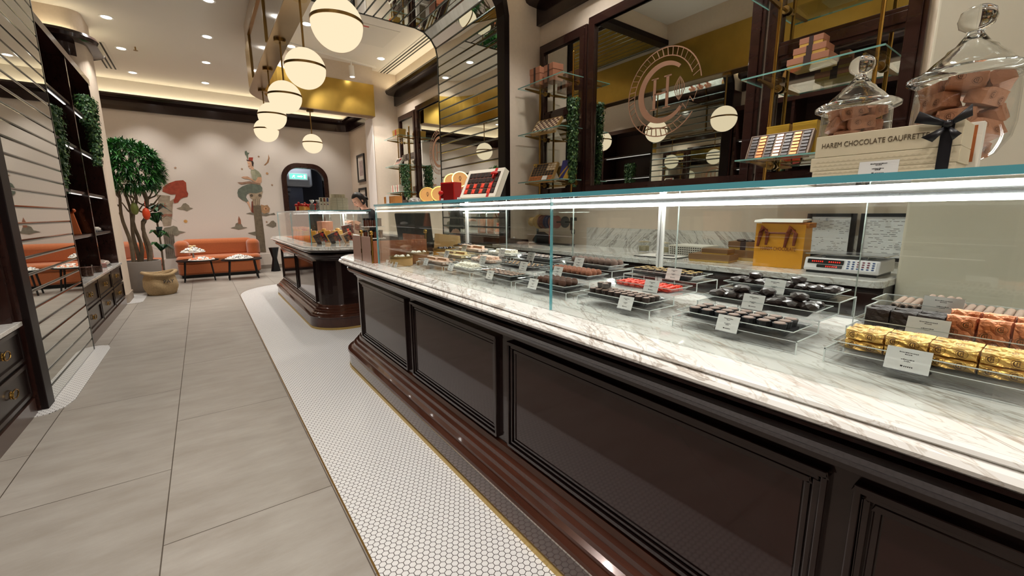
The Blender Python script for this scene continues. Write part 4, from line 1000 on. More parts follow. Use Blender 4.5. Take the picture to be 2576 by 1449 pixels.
put('sheet', MB().prism([(-.09, 0), (.09, 0), (.09, .11), (.086, .11), (.086, .004), (-.09, .004)], -.13, .13, axis='y'), ACRYL, put_st)
rb = thing('red_gift_box', 'red gift box with embossed lettering pattern between the round tins', 'box', (1.12, 2.10, ZT+.0006), R_(18))
put('carton', MB().box((-.03, -.05, 0), (.03, .05, .105)), REDB, rb, bevel=.002)
put('front_print', MB().box((-.0306, -.045, .012), (-.0301, .045, .098)), mat('dark_red_print', (110,16,14), .3), rb)
put('ribbon_bow', MB().sphere((-.034, .045, .05), .012, 8, 6, (.5, 1.6, 1)).sphere((-.034, .05, .02), .01, 8, 6, (.5, .6, 2)), REDR, rb, smooth=True)
r2 = thing('red_gift_bag', 'small red bag tucked right of the red box', 'bag', (1.14, 1.98, ZT+.0006), R_(-10))
put('bag', MB().add([(-.02, -.04, 0), (.02, -.04, 0), (.02, .04, 0), (-.02, .04, 0), (-.004, -.03, .07), (.004, -.03, .07), (.004, .03, .08), (-.004, .03, .08)], [(3,2,1,0),(4,5,6,7),(0,1,5,4),(1,2,6,5),(2,3,7,6),(3,0,4,7)]), REDB, r2, bevel=.003)
def window_box(loc, rot, w_, h, lab, ribbon=REDR, inner=None, frame=WBX, d=.03):
    t = thing('window_gift_box', lab, 'box', loc); t.rotation_euler = rot
    m = MB(); b = .018
    m.box((0, -w_/2, 0), (d, w_/2, h)); 
    put('carton', m, frame, t, bevel=.0015)
    m = MB(); m.box((-.003, -w_/2, 0), (0, w_/2, b)).box((-.003, -w_/2, h-b), (0, w_/2, h)).box((-.003, -w_/2, b), (0, -w_/2+b, h-b)).box((-.003, w_/2-b, b), (0, w_/2, h-b)); put('window_frame', m, frame, t)
    m = MB(); put('contents_card', MB().box((-.0008, -w_/2+b, b), (-.0001, w_/2-b, h-b)), mat('box_inside', (120,74,60), .5), t)
    nx = max(3, int((w_-2*b)/.026)); nz = max(2, int((h-2*b)/.024)); sx, sz = (w_-2*b)/nx, (h-2*b)/nz
    for i in range(nx):
        for j in range(nz):
            red = j < nz*.5 and i % 2; piece('red_sweet' if red else 'dark_sweet', (.004, sx*.8, sz*.8), (inner or REDF) if red else DK, t, (-.0026, -w_/2+b+(i+.5)*sx, b+(j+.5)*sz))
    m = MB().box((-.0042, -w_*.32, -.001), (-.0031, -w_*.32+.016, h+.001)); put('ribbon_band', m, ribbon, t)
    put('ribbon_bow', MB().sphere((-.010, -w_*.32+.008, h*.8), .014, 10, 6, (.5, 1.8, .7)).sphere((-.010, -w_*.32+.008, h*.8-.012), .012, 8, 6, (.4, .5, 1.6)), ribbon, t, smooth=True)
    return t
window_box((1.10, 1.80, ZT+.016), (0, R_(28), R_(12)), .25, .155, 'white window gift box with red ribbon leaning back on the glass top')
card((1.07, 1.93, ZT+.0006), 0, 'small white price card at the foot of the white window box', .036, .02, .2)
card((1.07, 2.12, ZT+.0006), 0, 'small white price card at the foot of the red gift box', .03, .02, .2)
pc = thing('clear_pouch', 'clear pouch of silver wrapped sweets at the left end of the gifts', 'pouch', (1.09, 2.52, ZT+.0006))
put('pouch', m_rock(.035, .05, .022, 5, 3, .1), [], pc).data.materials.append(mat('silver_foil', (210,208,206), .25, .7))
# small stacks and stick row at the far end of the top
sr = thing('biscuit_tray', 'tray of upright orange biscuit sticks on the far corner of the glass top', 'biscuit tray', (1.0, 2.66, ZT+.0006))
put('tray', MB().box((-.03, -.11, 0), (.03, .11, .006)), ACRYL, sr)
m = MB()
for k in range(14): m.box((-.022, -.10+k*.0145, .006), (.022, -.10+k*.0145+.009, .048))
put('biscuits', m, mat('orange_biscuit', (200,134,70), .6), sr)
put('card', MB().box((-.032, -.02, .004), (-.031, .03, .055)), WHITE, sr)
# ------------------------------------------------------------------ things on the back counter
BC = .9006
bg = thing('yellow_carrier_bag', 'big yellow paper carrier bag lettered HAREM CHOCOLATE on the back counter', 'paper bag', (2.80, 1.09, BC), R_(8))
YB = mat('yellow_paper', (214,148,20), .5); BRH = mat('brown_ribbon', (120,52,24), .5)
put('bag', MB().add([(-.10, -.125, 0), (.10, -.125, 0), (.10, .125, 0), (-.10, .125, 0), (-.095, -.125, .25), (.095, -.12, .245), (.095, .12, .25), (-.095, .125, .255)], [(3,2,1,0),(4,5,6,7),(0,1,5,4),(1,2,6,5),(2,3,7,6),(3,0,4,7)]), YB, bg)
put('gusset_paper', MB().box((-.08, -.13, .235), (.09, .11, .262)), mat('brown_kraft', (176,108,40), .7, bump=.6), bg, rot=(R_(2), 0, 0))
put('white_paper', MB().prism([(-.11, .262), (.11, .268), (.10, .280), (-.10, .274)], -.11, .135, axis='y'), mat('tissue_white', (226,224,218), .7), bg)
m = MB()
for y in (.075, -.065):
    m.tube([(-.098, y, .215), (-.104, y+.012, .235), (-.106, y+.02, .20), (-.105, y+.032, .12)], [.011, .013, .012, .007], 8)
    m.tube([(-.100, y-.005, .215), (-.106, y-.018, .20), (-.105, y-.012, .13)], [.011, .011, .007], 8)
m.tube([(-.100, .075, .20), (-.102, -.065, .20)], .006, 6)
put('ribbon_handle', m, BRH, bg, smooth=True)
textmesh('lettering', 'HAREM CHOCOLATE', .03, BRH, bg, Matrix.Translation((-.1015, 0, .108)) @ FACE_NX, .0004, width=.18)
sc_ = thing('weighing_scale', 'silver and white electronic weighing scale at the end of the back counter', 'scale', (2.76, .75, BC), R_(0))
SW = mat('scale_white', (214,212,214), .35)
put('body', MB().prism([(-.13, .012), (-.138, .022), (-.117, .080), (.13, .080), (.14, .012)], -.16, .16, axis='y'), SW, sc_, bevel=.006, smooth=True)
put('base', MB().box((-.12, -.15, .0), (.13, .15, .014)), BLK2, sc_)
put('weighing_plate', MB().prism(rounded(-.115, -.175, .12, .175, .02), .097, .103).box((-.08, -.10, .080), (.06, -.08, .097)).box((-.08, .08, .080), (.06, .10, .097)), STEEL, sc_, bevel=.002)
n_ = Vector((-.04, 0, .035)).normalized()
TS = Matrix.Translation((-.1277, 0, .051)) @ Matrix(((0, .34, -.94, 0), (-1, 0, 0, 0), (0, .94, .34, 0), (0, 0, 0, 1)))
d = put('display_panel', MB().prism(rounded(-.145, -.002, .015, .022, .003), .001, .0022, TS).prism(rounded(-.10, -.022, .012, -.006, .003), .001, .0022, TS), BLACK, sc_)
m = MB()
for x0, z0, n in ((-.125, .006, 6), (-.05, .006, 6), (-.06, -.019, 6)):
    for k in range(n): m.prism([(x0+k*.009, z0), (x0+k*.009+.0055, z0), (x0+k*.009+.0055, z0+.0085), (x0+k*.009, z0+.0085)], .0022, .0026, TS)
put('red_digits', m, emis('led_red', (1, .05, .03), .8), d)
kp = put('keypad', MB().prism(rounded(.022, -.024, .148, .024, .004), .0008, .0018, TS), mat('keypad_white', (232,232,236), .4), sc_)
mb_, mr_ = MB(), MB()
for i in range(6):
    for j in range(4): (mr_ if i in (2, 3, 4) and j else mb_).prism(rounded(.030+i*.020, -.020+j*.0115, .041+i*.020, -.013+j*.0115, .003, 2), .0018, .0028, TS)
put('blue_keys', mb_, mat('blue_keys', (64,84,130), .5), kp); put('red_keys', mr_, mat('maroon_keys', (120,60,76), .5), kp)
def lid_box(nm, lab, loc, rz, a, b, h, col, lidc=None, ribbon=None, lid=.4):
    t = thing(nm, lab, 'box', loc, rz)
    put('carton', MB().cb((0, 0, h*.5*(1-lid)), (a*.96, b*.96, h*(1-lid))), lidc or col, t)
    put('lid', MB().cb((0, 0, h-h*lid/2-.0001), (a, b, h*lid)), col, t, bevel=.001)
    if ribbon:
        e = .001; m = MB().box((-a/2-e, -b*.09, 0), (-a/2-.0001, b*.09, h+e)).box((-a/2, -b*.09, h+.0001), (a/2, b*.09, h+e)).box((a/2+.0001, -b*.09, 0), (a/2+e, b*.09, h+e))
        put('ribbon', m, ribbon, t)
    return t
BRN = mat('brown_box', (126,92,58), .5); GLDB = mat('gold_side', (196,160,80), .4, .3); TERR = mat('terracotta_box', (152,100,74), .6); DRIB = mat('dark_brown_ribbon', (58,40,36), .4)
lid_box('brown_gift_box', 'larger flat brown box with gold base, lowest of the pair on the back counter', (2.74, 1.48, BC), R_(8), .17, .26, .05, BRN, GLDB, lid=.75)
lid_box('brown_gift_box', 'small brown box lying on the larger flat brown box', (2.74, 1.45, BC+.0505), R_(4), .11, .17, .034, BRN, GLDB, lid=.75)
lid_box('brown_gift_box', 'brown box against the yellow bag, lowest of the taller pile', (2.98, 1.36, BC), 0, .16, .22, .07, BRN, GLDB, lid=.7)
t = lid_box('brown_gift_box', 'brown box with dark bow on top of the pile by the yellow bag', (2.98, 1.38, BC+.0705), R_(5), .14, .19, .055, BRN, GLDB, DRIB, .7)
put('ribbon_bow', MB().sphere((-.02, .03, .062), .02, 8, 6, (1, 1.6, .5)).sphere((-.03, -.03, .060), .02, 8, 6, (1, 1.4, .5)), DRIB, t, smooth=True)
cb_ = thing('clipboard', 'clipboard with white papers and a pen on the back counter', 'clipboard', (2.74, 1.87, BC), R_(4))
put('board', MB().box((-.11, -.17, 0), (.11, .17, .004)), BLACK, cb_); put('paper', MB().box((-.10, -.15, .004), (.10, .16, .007)), WHITE, cb_); put('pen', MB().tube([(-.05, .02, .013), (-.02, -.11, .013)], .004, 8), BLACK, cb_)
bk = thing('perforated_basket', 'white perforated basket on the back counter behind the clipboard', 'basket', (3.03, 1.80, BC))
put('basket', MB().prism([(-.1, 0), (.1, 0), (.11, .075), (-.11, .075)], -.14, .14, axis='y'), mat('basket_white', (226,222,210), .5), bk)
m = MB()
for i in range(15):
    for j in range(4): m.cb((-.1045-j*.0018, -.122+i*.0175, .012+j*.016), (.006, .008, .008))
put('holes', m, mat('hole_dark', (70,66,60), .8), bk)
for k, (y, r_) in enumerate(((2.24, .045), (2.05, .042))):
    t = thing('glass_canister', 'low clear lidded canister on the back counter, '+('left one' if k == 0 else 'right one'), 'canister', (3.02, y, BC))
    put('bowl', MB().lathe([(1e-4, 0), (r_, 0), (r_+.004, .07), (r_+.002, .07), (r_-.002, .004), (1e-4, .004)], 28), JG, t, smooth=True)
    put('lid', MB().lathe([(r_+.02, .073), (r_+.02, .077), (r_*.3, .092), (.012, .105), (1e-4, .11), (1e-4, .073)], 28), JG, t, smooth=True)
    put('contents', MB().lathe([(1e-4, .006), (r_-.004, .006), (r_-.001, .045), (1e-4, .048)], 20), mat('cream_sweets', (214,200,160), .8, bump=.8), t)
# ribbon spool stand
rs = thing('ribbon_spool_stand', 'black stand with large coloured ribbon spools near the pillar', 'ribbon stand', (2.88, 3.27, BC))
put('base', MB().prism([(-.10, 0), (.10, 0), (.10, .015), (-.10, .015)], -.24, .24, axis='y'), BLK2, rs)
put('arch', MB().prism([(-.18, .015), (-.15, .09), (-.06, .13), (.02, .13), (.11, .05), (.12, .015)], -.012, .012, Matrix.Translation((0, .18, 0)) @ Matrix.Rotation(pi/2, 4, 'Z'), axis='y'), BLACK, rs)
put('upright', MB().cyl((0, .22, .10), (0, .22, .235), .012), BLK2, rs); put('axle', MB().cyl((0, .32, .235), (0, -.30, .235), .008), BLK2, rs)
for y, r_, w_, c_, nm in ((.285, .05, .07, (186,154,98), 'gold_spool'), (.19, .075, .022, (180,144,84), 'wide_gold_spool'), (.12, .07, .05, (104,58,50), 'red_spool'), (.035, .066, .05, (48,48,78), 'blue_spool'), (-.05, .064, .06, (116,66,58), 'maroon_spool'), (-.20, .055, .008, (34,34,36), 'black_disc')):
    m = MB().cyl((0, y-w_/2, .235), (0, y+w_/2, .235), r_*.78, n=28).cyl((0, y-w_/2-.002, .235), (0, y-w_/2+.002, .235), r_, n=28).cyl((0, y+w_/2-.002, .235), (0, y+w_/2+.002, .235), r_, n=28)
    put(nm, m, mat(nm+'_colour', c_, .4), rs, smooth=True)  # haze over the spools is put into their muted colours
put('hanging_red_ribbon', MB().box((-.062, -.07, .015), (-.060, -.035, .20)), mat('rust_ribbon', (168,60,28), .5), rs)
put('holder_plate', MB().box((-.01, -.31, .16), (0, -.28, .28)).box((-.01, -.36, .25), (0, -.28, .28)), BLACK, rs)
sz = thing('scissors', 'black scissors hanging from the end of the ribbon stand', 'scissors', (2.86, 2.93, BC+.002))
put('blades', MB().tube([(0, 0, 0), (0, .008, .12)], .006, 6).tube([(0, .014, 0), (0, .004, .12)], .006, 6), BLK2, sz); put('handles', MB().tube([(0, .006+.02*cos(a), .145+.026*sin(a)) for a in [2*pi*k/12 for k in range(13)]], .005, 6), BLACK, sz)
pb = thing('black_tool_pouch', 'flat black pouch with white items at the left end of the back counter', 'pouch', (2.74, 3.665, BC), R_(2))
put('pouch', MB().prism([(-.06, 0), (.06, 0), (.05, .05), (-.04, .055)], -.13, .13, axis='y'), BLACK, pb, bevel=.01); put('white_tag', MB().sphere((-.02, .03, .062), .012, 10, 6), WHITE, pb)
# framed documents
for k, (y0, y1, lab) in enumerate(((.845, 1.10, 'framed white notice on the wall behind the yellow bag'), (.565, .825, 'framed white notice at the end of the wall above the scale'))):
    t = thing('framed_notice', lab, 'framed notice', (XR-.019, (y0+y1)/2, .94)); w_ = y1-y0; h = .27
    put('frame', MB().box((-.014, -w_/2, 0), (-.001, -w_/2+.026, h)).box((-.014, w_/2-.026, 0), (-.001, w_/2, h)).box((-.014, -w_/2+.02, 0), (-.001, w_/2-.02, .02)).box((-.014, -w_/2+.02, h-.02), (-.001, w_/2-.02, h)), BLACK, t)
    put('paper', MB().box((-.008, -w_/2+.02, .02), (-.002, w_/2-.02, h-.02)), mat('notice_paper', (226,228,232), .4), t)
    m = MB(); q = random.Random(k+5)
    for r_ in range(20):
        y = w_/2-.03
        while y > -w_/2+.035:
            L = q.uniform(.006, .03)
            if q.random() < .45: m.box((-.0086, max(y-L, -w_/2+.03), .035+r_*.0105), (-.0081, y, .0368+r_*.0105))
            y -= L+.008
    put('print', m, INK, t)
    if k == 0: put('logo', emblem_mb(.009), mat('blue_logo', (70,90,140), .5), t, loc=(-.0087, .02, h-.035), rot=Matrix(((0, 0, -1), (-1, 0, 0), (0, 1, 0))).to_euler())
# ------------------------------------------------------------------ register end of the near counter
mo = thing('point_of_sale_screen', 'dark tilted till screen behind the near glass case', 'till screen', (1.42, 3.28, MTZ+.001), R_(35))
put('screen', MB().box((-.012, -.16, .10), (.012, .16, .34)), mat('screen_back', (30,32,36), .3), mo, bevel=.008, rot=(0, R_(-10), 0)); put('stand', MB().box((-.02, -.04, 0), (.03, .04, .16)).box((-.08, -.10, 0), (.08, .10, .012)), BLACK, mo, bevel=.004)
kb = thing('kraft_paper_bag', 'folded kraft paper bag behind the round tins', 'paper bag', (1.52, 2.94, MTZ+.001), R_(20))
put('bag', MB().add([(-.03, -.12, 0), (.03, -.12, 0), (.03, .12, 0), (-.03, .12, 0), (-.01, -.125, .16), (.01, -.125, .16), (.01, .12, .175), (-.01, .12, .175)], [(3,2,1,0),(4,5,6,7),(0,1,5,4),(1,2,6,5),(2,3,7,6),(3,0,4,7)]), KRAFT, kb)
ts = thing('tiered_stand', 'black tiered stand between the two counters holding jars', 'display stand', (1.14, 3.52, MTZ+.001), R_(-8))
for z, s_ in ((.0, .10), (.13, .085), (.225, .08)): put('tier', MB().box((-s_, -s_, z), (s_, s_, z+.006)), mat('white_shelf', (216,210,204), .5), ts)
put('column', MB().box((-.03, -.03, .006), (.03, .03, .225)), BLACK, ts)
q = 0
for z in (.136, .231):
    for k in range(4):
        a = (-.06+.04*k)*(1 if z < .2 else .9); lab = 'small amber jar with black lid on the %s tier of the stand between counters' % ('middle' if z < .2 else 'top')
        t = thing('honey_jar', lab, 'jar', (1.14+a*.99-.02, 3.52-.062+.03*0-a*.14, MTZ+.0015+z), 0, 'jars on the '+('middle' if z < .2 else 'top')+' tier')
        put('glass', MB().lathe([(1e-4, 0), (.017, 0), (.017, .05), (1e-4, .05)], 14), mat('amber_jar', (150,74,30) if k % 2 else (70,36,24), .15, coat=1), t, smooth=True)
        put('lid', MB().lathe([(.018, .05), (.018, .064), (1e-4, .064)], 14), BLACK, t, smooth=True)
window_box((1.085, 3.435, MTZ+.010), (0, R_(0), R_(-60)), .12, .09, 'small box of brown sweets on the lowest tier of the stand')
# ------------------------------------------------------------------ farther counter: inside and on top of the case
IZ = .8945
for k, (x, y, c_, lab) in enumerate([(1.085, 5.10, (66,34,26), 'dark window box leaning at the near glass corner of the farther case'), (1.235, 5.10, (48,34,32), 'second dark window box leaning in the farther case'), (1.385, 5.10, (196,150,110), 'pale topped window box leaning in the farther case, third')]):
    t = window_box((x, y, IZ+.013), (R_(-24), 0, R_(90)), .12, .115, lab, REDR, mat('toffee', (150,88,52), .4), mat('dk_carton%d' % k, c_, .4), .03)
    c_ = card((x-.01, y-.055, IZ), pi/2, 'small blank looking price card in front of the %s leaning box' % ('first', 'second', 'third')[k], .035, .034)
for k, (x, y, w_, c_) in enumerate([(1.02, 5.50, .14, (208,150,60)), (1.18, 5.50, .14, (196,136,46)), (1.34, 5.50, .12, (214,166,84))]):
    t = thing('amber_gift_box', 'amber coloured cellophane box in the farther case, %s of the middle row' % ('left', 'middle', 'right')[k], 'box', (x, y, IZ))
    put('carton', MB().cb((0, 0, .07), (w_, .12, .14)), mat('amber%d' % k, c_, .25, coat=1), t, bevel=.01)
    put('ribbon_band', MB().cb((0, 0, .071), (.02, .123, .144)), REDR if k == 0 else OCH, t); put('bow', MB().sphere((0, -.03, .15), .018, 10, 6, (1.6, .8, .8)), OCH, t, smooth=True)
t = window_box((1.42, 5.27, IZ+.096), (R_(-12), 0, R_(90)), .12, .11, 'upright brown chocolate box on a riser in the farther case', DRIB, None, mat('brown_carton', (92,40,30), .4), .03)
tag(put('case_riser', MB().box((1.33, 5.20, IZ), (1.52, 5.36, IZ+.086)), mat('riser_white', (196,190,186), .3)), 'pale block riser under the upright brown chocolate box', 'riser')
PKC = mat('peach_cellophane', (222,150,118), .35, trans=.0)
for k in range(6):
    x, y = 1.0+.09*(k % 2), 5.95+.2*(k//2); t = thing('ribboned_pouch', 'peach cellophane pouch with ribbon in the far half of the farther case', 'pouch', (x, y, IZ), 0, 'peach pouches in the farther case')
    put('pouch', MB().add([(-.04, -.05, 0), (.04, -.05, 0), (.04, .05, 0), (-.04, .05, 0), (-.012, -.02, .13), (.012, -.02, .13), (.012, .02, .13), (-.012, .02, .13)], [(3,2,1,0),(4,5,6,7),(0,1,5,4),(1,2,6,5),(2,3,7,6),(3,0,4,7)]), PKC, t, bevel=.012, smooth=True)
    put('ruffle', MB().lathe([(.012, .128), (.030, .17), (.026, .17), (.010, .13)], 9), PKC, t); put('bow', MB().sphere((0, -.018, .13), .016, 8, 6, (1.8, .6, .8)), REDR if k % 2 else OCH, t, smooth=True)
tw = thing('terracotta_box', 'terracotta box on the far shelf of the farther case', 'box', (1.38, 6.3, IZ)); put('carton', MB().cb((0, 0, .11), (.14, .3, .22)), TERR, tw, bevel=.003); put('lid', MB().cb((0, 0, .225), (.145, .305, .02)), TERR, tw)
IT = 1.2706
for k in range(7):
    x, y = .98+.085*(k % 3), 5.78-.12*(k//3)-.03*(k % 3); t = thing('red_bow_gift', 'small parcel with a big red satin bow on the farther glass case', 'gift', (x, y, IT), k*.7, 'red bow gifts on the farther case')
    put('parcel', MB().cb((0, 0, .025), (.06, .06, .05)), REDB if k % 2 else OCH, t, bevel=.004)
    put('bow', MB().sphere((-.022, 0, .066), .022, 10, 7, (1, .7, .75)).sphere((.022, 0, .066), .022, 10, 7, (1, .7, .75)).sphere((0, 0, .064), .010, 8, 6).sphere((0, .02, .085 if k % 2 else .05), .018, 8, 6, (.6, 1, 1)), REDR, t, smooth=True)
for k in range(3):
    x, y = 1.06+.066*k, 5.40-.0*k; t = thing('clear_sweet_pouch', 'clear pouch of dark sweets with a white top on the farther case', 'pouch', (x, y, IT), .4*k, 'clear pouches on the farther case')
    o = put('bag', m_rock(.028, .028, .045, 30+k, 3, .12), [], t); o.data.materials.append(mat('grey_sweets', (120,112,108), .3, coat=.6)); put('frill', MB().lathe([(.008, .08), (.028, .115), (.022, .12), (.006, .085)], 8), mat('silver_foil', (210,208,206), .25, .7), t)
for k, c_ in enumerate(((90,84,64), (150,70,40), (74,76,130))):
    t = thing('slim_box', 'slim white box with a %s top label on the farther case' % ('grey', 'brown', 'blue')[k], 'box', (1.108+k*.034, 5.16, IT), 0)
    put('carton', MB().cb((0, 0, .07), (.030, .03, .14)), WBX, t, bevel=.001); put('label', MB().cb((0, -.0155, .115), (.018, .001, .042)), mat('slim_label%d' % k, c_, .5), t); put('diamond', MB().cb((0, -.0155, .065), (.012, .001, .012), None), mat('slim_label%d' % k, c_, .5), t)
for i in range(3):
    for j in range(5):
        t = tag(put('cream_carton', MB().cb((0, 0, .014), (.059, .12, .027)), mat('carton_cream', (206,196,172), .5), bevel=.001), 'cream carton, %s column of the block on the farther case, %s from the bottom' % (('left', 'middle', 'right')[i], ('lowest', 'second', 'third', 'fourth', 'topmost')[j]), 'box', 'cream cartons stacked on the farther case')
        t.location = (1.235+i*.0605, 5.16, IT+j*.0278)
for k in range(9):
    t = tag(put('small_carton', MB().cb((0, 0, .02), (.016, .05, .04)), mat('carton_light', (222,214,190), .5), bevel=.001), 'tiny upright carton in the row on top of the cream carton block', 'box', 'upright small cartons on the carton block'); t.location = (1.222+k*.0172, 5.16, IT+.1392)
# ------------------------------------------------------------------ things on the brass and glass shelves
S1, S2, S3 = 1.5535, 2.0435, 2.5135
def pair_box(loc, rz, lab, a, b, h, col, rib): return lid_box('gift_box', lab, loc, rz, a, b, h, col, None, rib, .35)
pair_box((2.98, 3.60, S3), R_(4), 'terracotta box with dark ribbon on the top glass shelf by the pillar, left one', .13, .15, .17, TERR, DRIB)
pair_box((3.00, 3.40, S3), R_(-4), 'terracotta box with dark ribbon on the top glass shelf by the pillar, right one', .13, .15, .16, TERR, DRIB)
def leaning_assort(loc, rot, w_, h, lab, rows, cols, base, frame, extras=None, d=.03):
    """open chocolate assortment leaning back: coloured pieces in a grid"""
    t = thing('assortment_box', lab, 'chocolate box', loc); t.rotation_euler = rot
    put('tray_case', MB().box((0, -w_/2, 0), (d, w_/2, h)), frame, t, bevel=.001)
    m = MB(); m.box((-.004, -w_/2, 0), (0, w_/2, .006)).box((-.004, -w_/2, h-.006), (0, w_/2, h)).box((-.004, -w_/2, 0), (0, -w_/2+.006, h)).box((-.004, w_/2-.006, 0), (0, w_/2, h)); put('rim', m, frame, t)
    for i in range(cols):
        for j in range(rows):
            k = base(i, j); piece(k.name, (.005, (w_-.016)/cols*.78, (h-.016)/rows*.78), k, t, (-.003, w_/2-.008-(i+.5)*(w_-.016)/cols, .008+(j+.5)*(h-.016)/rows))
    return t
PC = {'dark': mat('bonbon_dark', (50,38,38), .3), 'copper': mat('bonbon_copper', (198,118,70), .3, .5), 'rose': mat('bonbon_rose', (206,158,140), .3, .4), 'brown': mat('bonbon_brown', (96,62,54), .35), 'ivory': mat('bonbon_ivory', (214,190,160), .4)}
WDF = mat('gold_wood_frame', (178,140,84), .45)
leaning_assort((2.94, 3.50, S2), (0, R_(38), R_(6)), .34, .19, 'flat open box of small brown chocolates leaning on the second shelf by the pillar', 7, 11, lambda i, j: PC['brown'] if (i+j) % 2 else PC['ivory'], WDF)
t = leaning_assort((2.92, 3.52, S1), (0, R_(30), R_(6)), .34, .22, 'gold framed chocolate box with a gold bow leaning on the lowest shelf by the pillar', 7, 8, lambda i, j: PC['copper'] if j < 2 else (PC['ivory'] if (i > 4 and j > 3) else PC['dark']), WDF)
put('gold_bow', MB().sphere((-.01, .15, .21), .022, 10, 6, (.5, 1.6, .6)).sphere((-.01, .13, .195), .016, 8, 6, (.5, .6, 1.5)), GLD, t, smooth=True)
put('white_card', MB().box((-.0075, -.10, .012), (-.006, -.03, .06)), WHITE, t)
BLU = mat('blue_box', (44,44,120), .4); GLO = mat('mustard_box', (190,150,48), .4)
t = thing('blue_gift_box', 'blue and gold box standing at the right of the lowest shelf by the pillar', 'box', (3.00, 3.22, S1), 0); t.rotation_euler = (0, R_(14), R_(-8))
put('carton', MB().box((-.012, -.085, 0), (.012, .085, .20)), BLU, t, bevel=.001); put('gold_triangle', MB().prism([(-.085, 0), (-.085, .19), (.02, 0)], -.013, -.0121, axis='x'), GLO, t); put('gold_band', MB().prism([(.085, .02), (.085, .05), (-.02, .14), (-.03, .125)], -.0132, -.0121, axis='x'), GLO, t)
# hanging foliage ------------------------------------------------------------
LEAF = [mat('ivy_leaf', (46,84,44), .5, noise=.35, nscale=30), mat('ivy_leaf_light', (92,124,62), .5, noise=.2, nscale=30)]
def ivy(lab, top, strands, seed, leaf=.011, n_=1):
    t = thing('hanging_ivy', lab, 'trailing plant', top); q = random.Random(seed); m = MB(); st = MB()
    for (dx, dy, L, rad, dens) in strands:
        pts = [(dx*.5, dy*.5, 0)]; k = int(L/.05)+1
        for i in range(1, k+1): pts.append((dx+q.uniform(-.012, .012), dy+q.uniform(-.012, .012), -L*i/k))
        st.tube(pts, .002, 4)
        for i in range(int(dens*L*1000)):
            z = -q.random()*L; rr_ = rad*(1-.45*(-z/L)**2)*math.sqrt(q.random()); a = q.uniform(0, 2*pi)
            c = Vector((dx+rr_*cos(a), dy+rr_*sin(a), z+.02)); nrm = Vector((cos(a), sin(a), q.uniform(-.2, .9))).normalized(); u = nrm.cross(Vector((q.uniform(-1, 1), q.uniform(-1, 1), -.8))).normalized(); v = nrm.cross(u); s_ = leaf*q.uniform(.7, 1.3)
            m.mi = 1 if q.random() < .25 else 0
            m.add([tuple(c-v*s_), tuple(c+u*s_*.7-v*s_*.1+nrm*s_*.12), tuple(c+v*s_), tuple(c-u*s_*.7-v*s_*.1+nrm*s_*.12)], [(0, 1, 2, 3)])
    put('leaves', m, LEAF, t); put('stems', st, mat('stem_green', (60,72,40), .7), t)
    t['category'] = 'plant'; return t
ivy('dense green plant hanging down beside the big monogram mirror', (2.99, 3.10, 2.28), [(0, 0, .78, .065, 1.9), (.01, -.02, .70, .05, 1.0), (0, .03, .55, .05, .9)], 3, .012)
ivy('trailing ivy hanging from the farthest brass shelves', (2.95, 7.18, 2.05), [(0, 0, .55, .07, .9), (0, -.10, .62, .05, .6), (0, .12, .35, .06, .8)], 4, .016)
ivy('bushy ivy hanging in the left shelving next to the mirrored pillar', (-1.04, 5.86, 2.22), [(0, 0, .80, .09, 1.6), (.02, .10, .62, .08, 1.2)], 5, .016)
ivy('ivy cascading down the cream column end of the left shelving', (-.99, 7.36, 2.62), [(0, 0, .34, .10, 1.6), (.02, .12, .80, .09, 1.4), (.03, .25, .66, .07, 1.2)], 6, .017)
# right hand shelves behind the jars
for k, (w_, d_, z0, h) in enumerate(((.21, .15, 0, .055), (.165, .12, .0556, .055), (.12, .09, .1112, .050))):
    t = lid_box('gift_box', ('lowest and largest', 'middle', 'topmost and smallest')[k]+' terracotta box of the ribboned tower on the shelf behind the jars', (2.96, 1.10, S2+z0), 0, d_, w_, h, TERR, GLDB, DRIB, .62)
leaning_assort((2.93, 1.24, S1), (0, R_(24), 0), .36, .17, 'open box of copper and dark chocolates in rows, leaning behind the small jar', 7, 7, lambda i, j: PC[('dark', 'copper', 'dark', 'rose', 'dark', 'copper', 'dark')[i]], mat('brown_frame', (120,92,66), .4))
for k in range(2):
    t = thing('yellow_box', 'yellow box on the lowest shelf behind the assortment, '+('left' if k == 0 else 'right')+' one', 'box', (3.055, 1.28-.15*k, S1)); put('carton', MB().cb((0, 0, .10), (.05, .13, .20)), GLO, t, bevel=.001); put('lid', MB().cb((0, 0, .205), (.052, .132, .01)), GLO, t)
lid_box('gift_box', 'gold sided box on the highest shelf behind the jars', (2.98, 1.08, S3), 0, .15, .26, .07, TERR, GLDB, None, .5)
# farthest shelves
t = lid_box('gift_box', 'gold box with red ribbon on the top far shelf', (2.98, 7.45, 2.5485), 0, .13, .30, .13, GLDB, None, REDR, .3)
window_box((2.93, 7.55, 2.0685), (0, R_(30), 0), .28, .17, 'pale box with red ribbon leaning on the second far shelf', REDR, PC['rose'])
for k in range(2):
    lid_box('gift_box', 'small white box with red ribbon on the lowest far shelf, '+('left' if k == 0 else 'right')+' one', (2.96, 7.68-.22*k, 1.6085), 0, .12, .15, .13, WBX, None, REDR, .3)
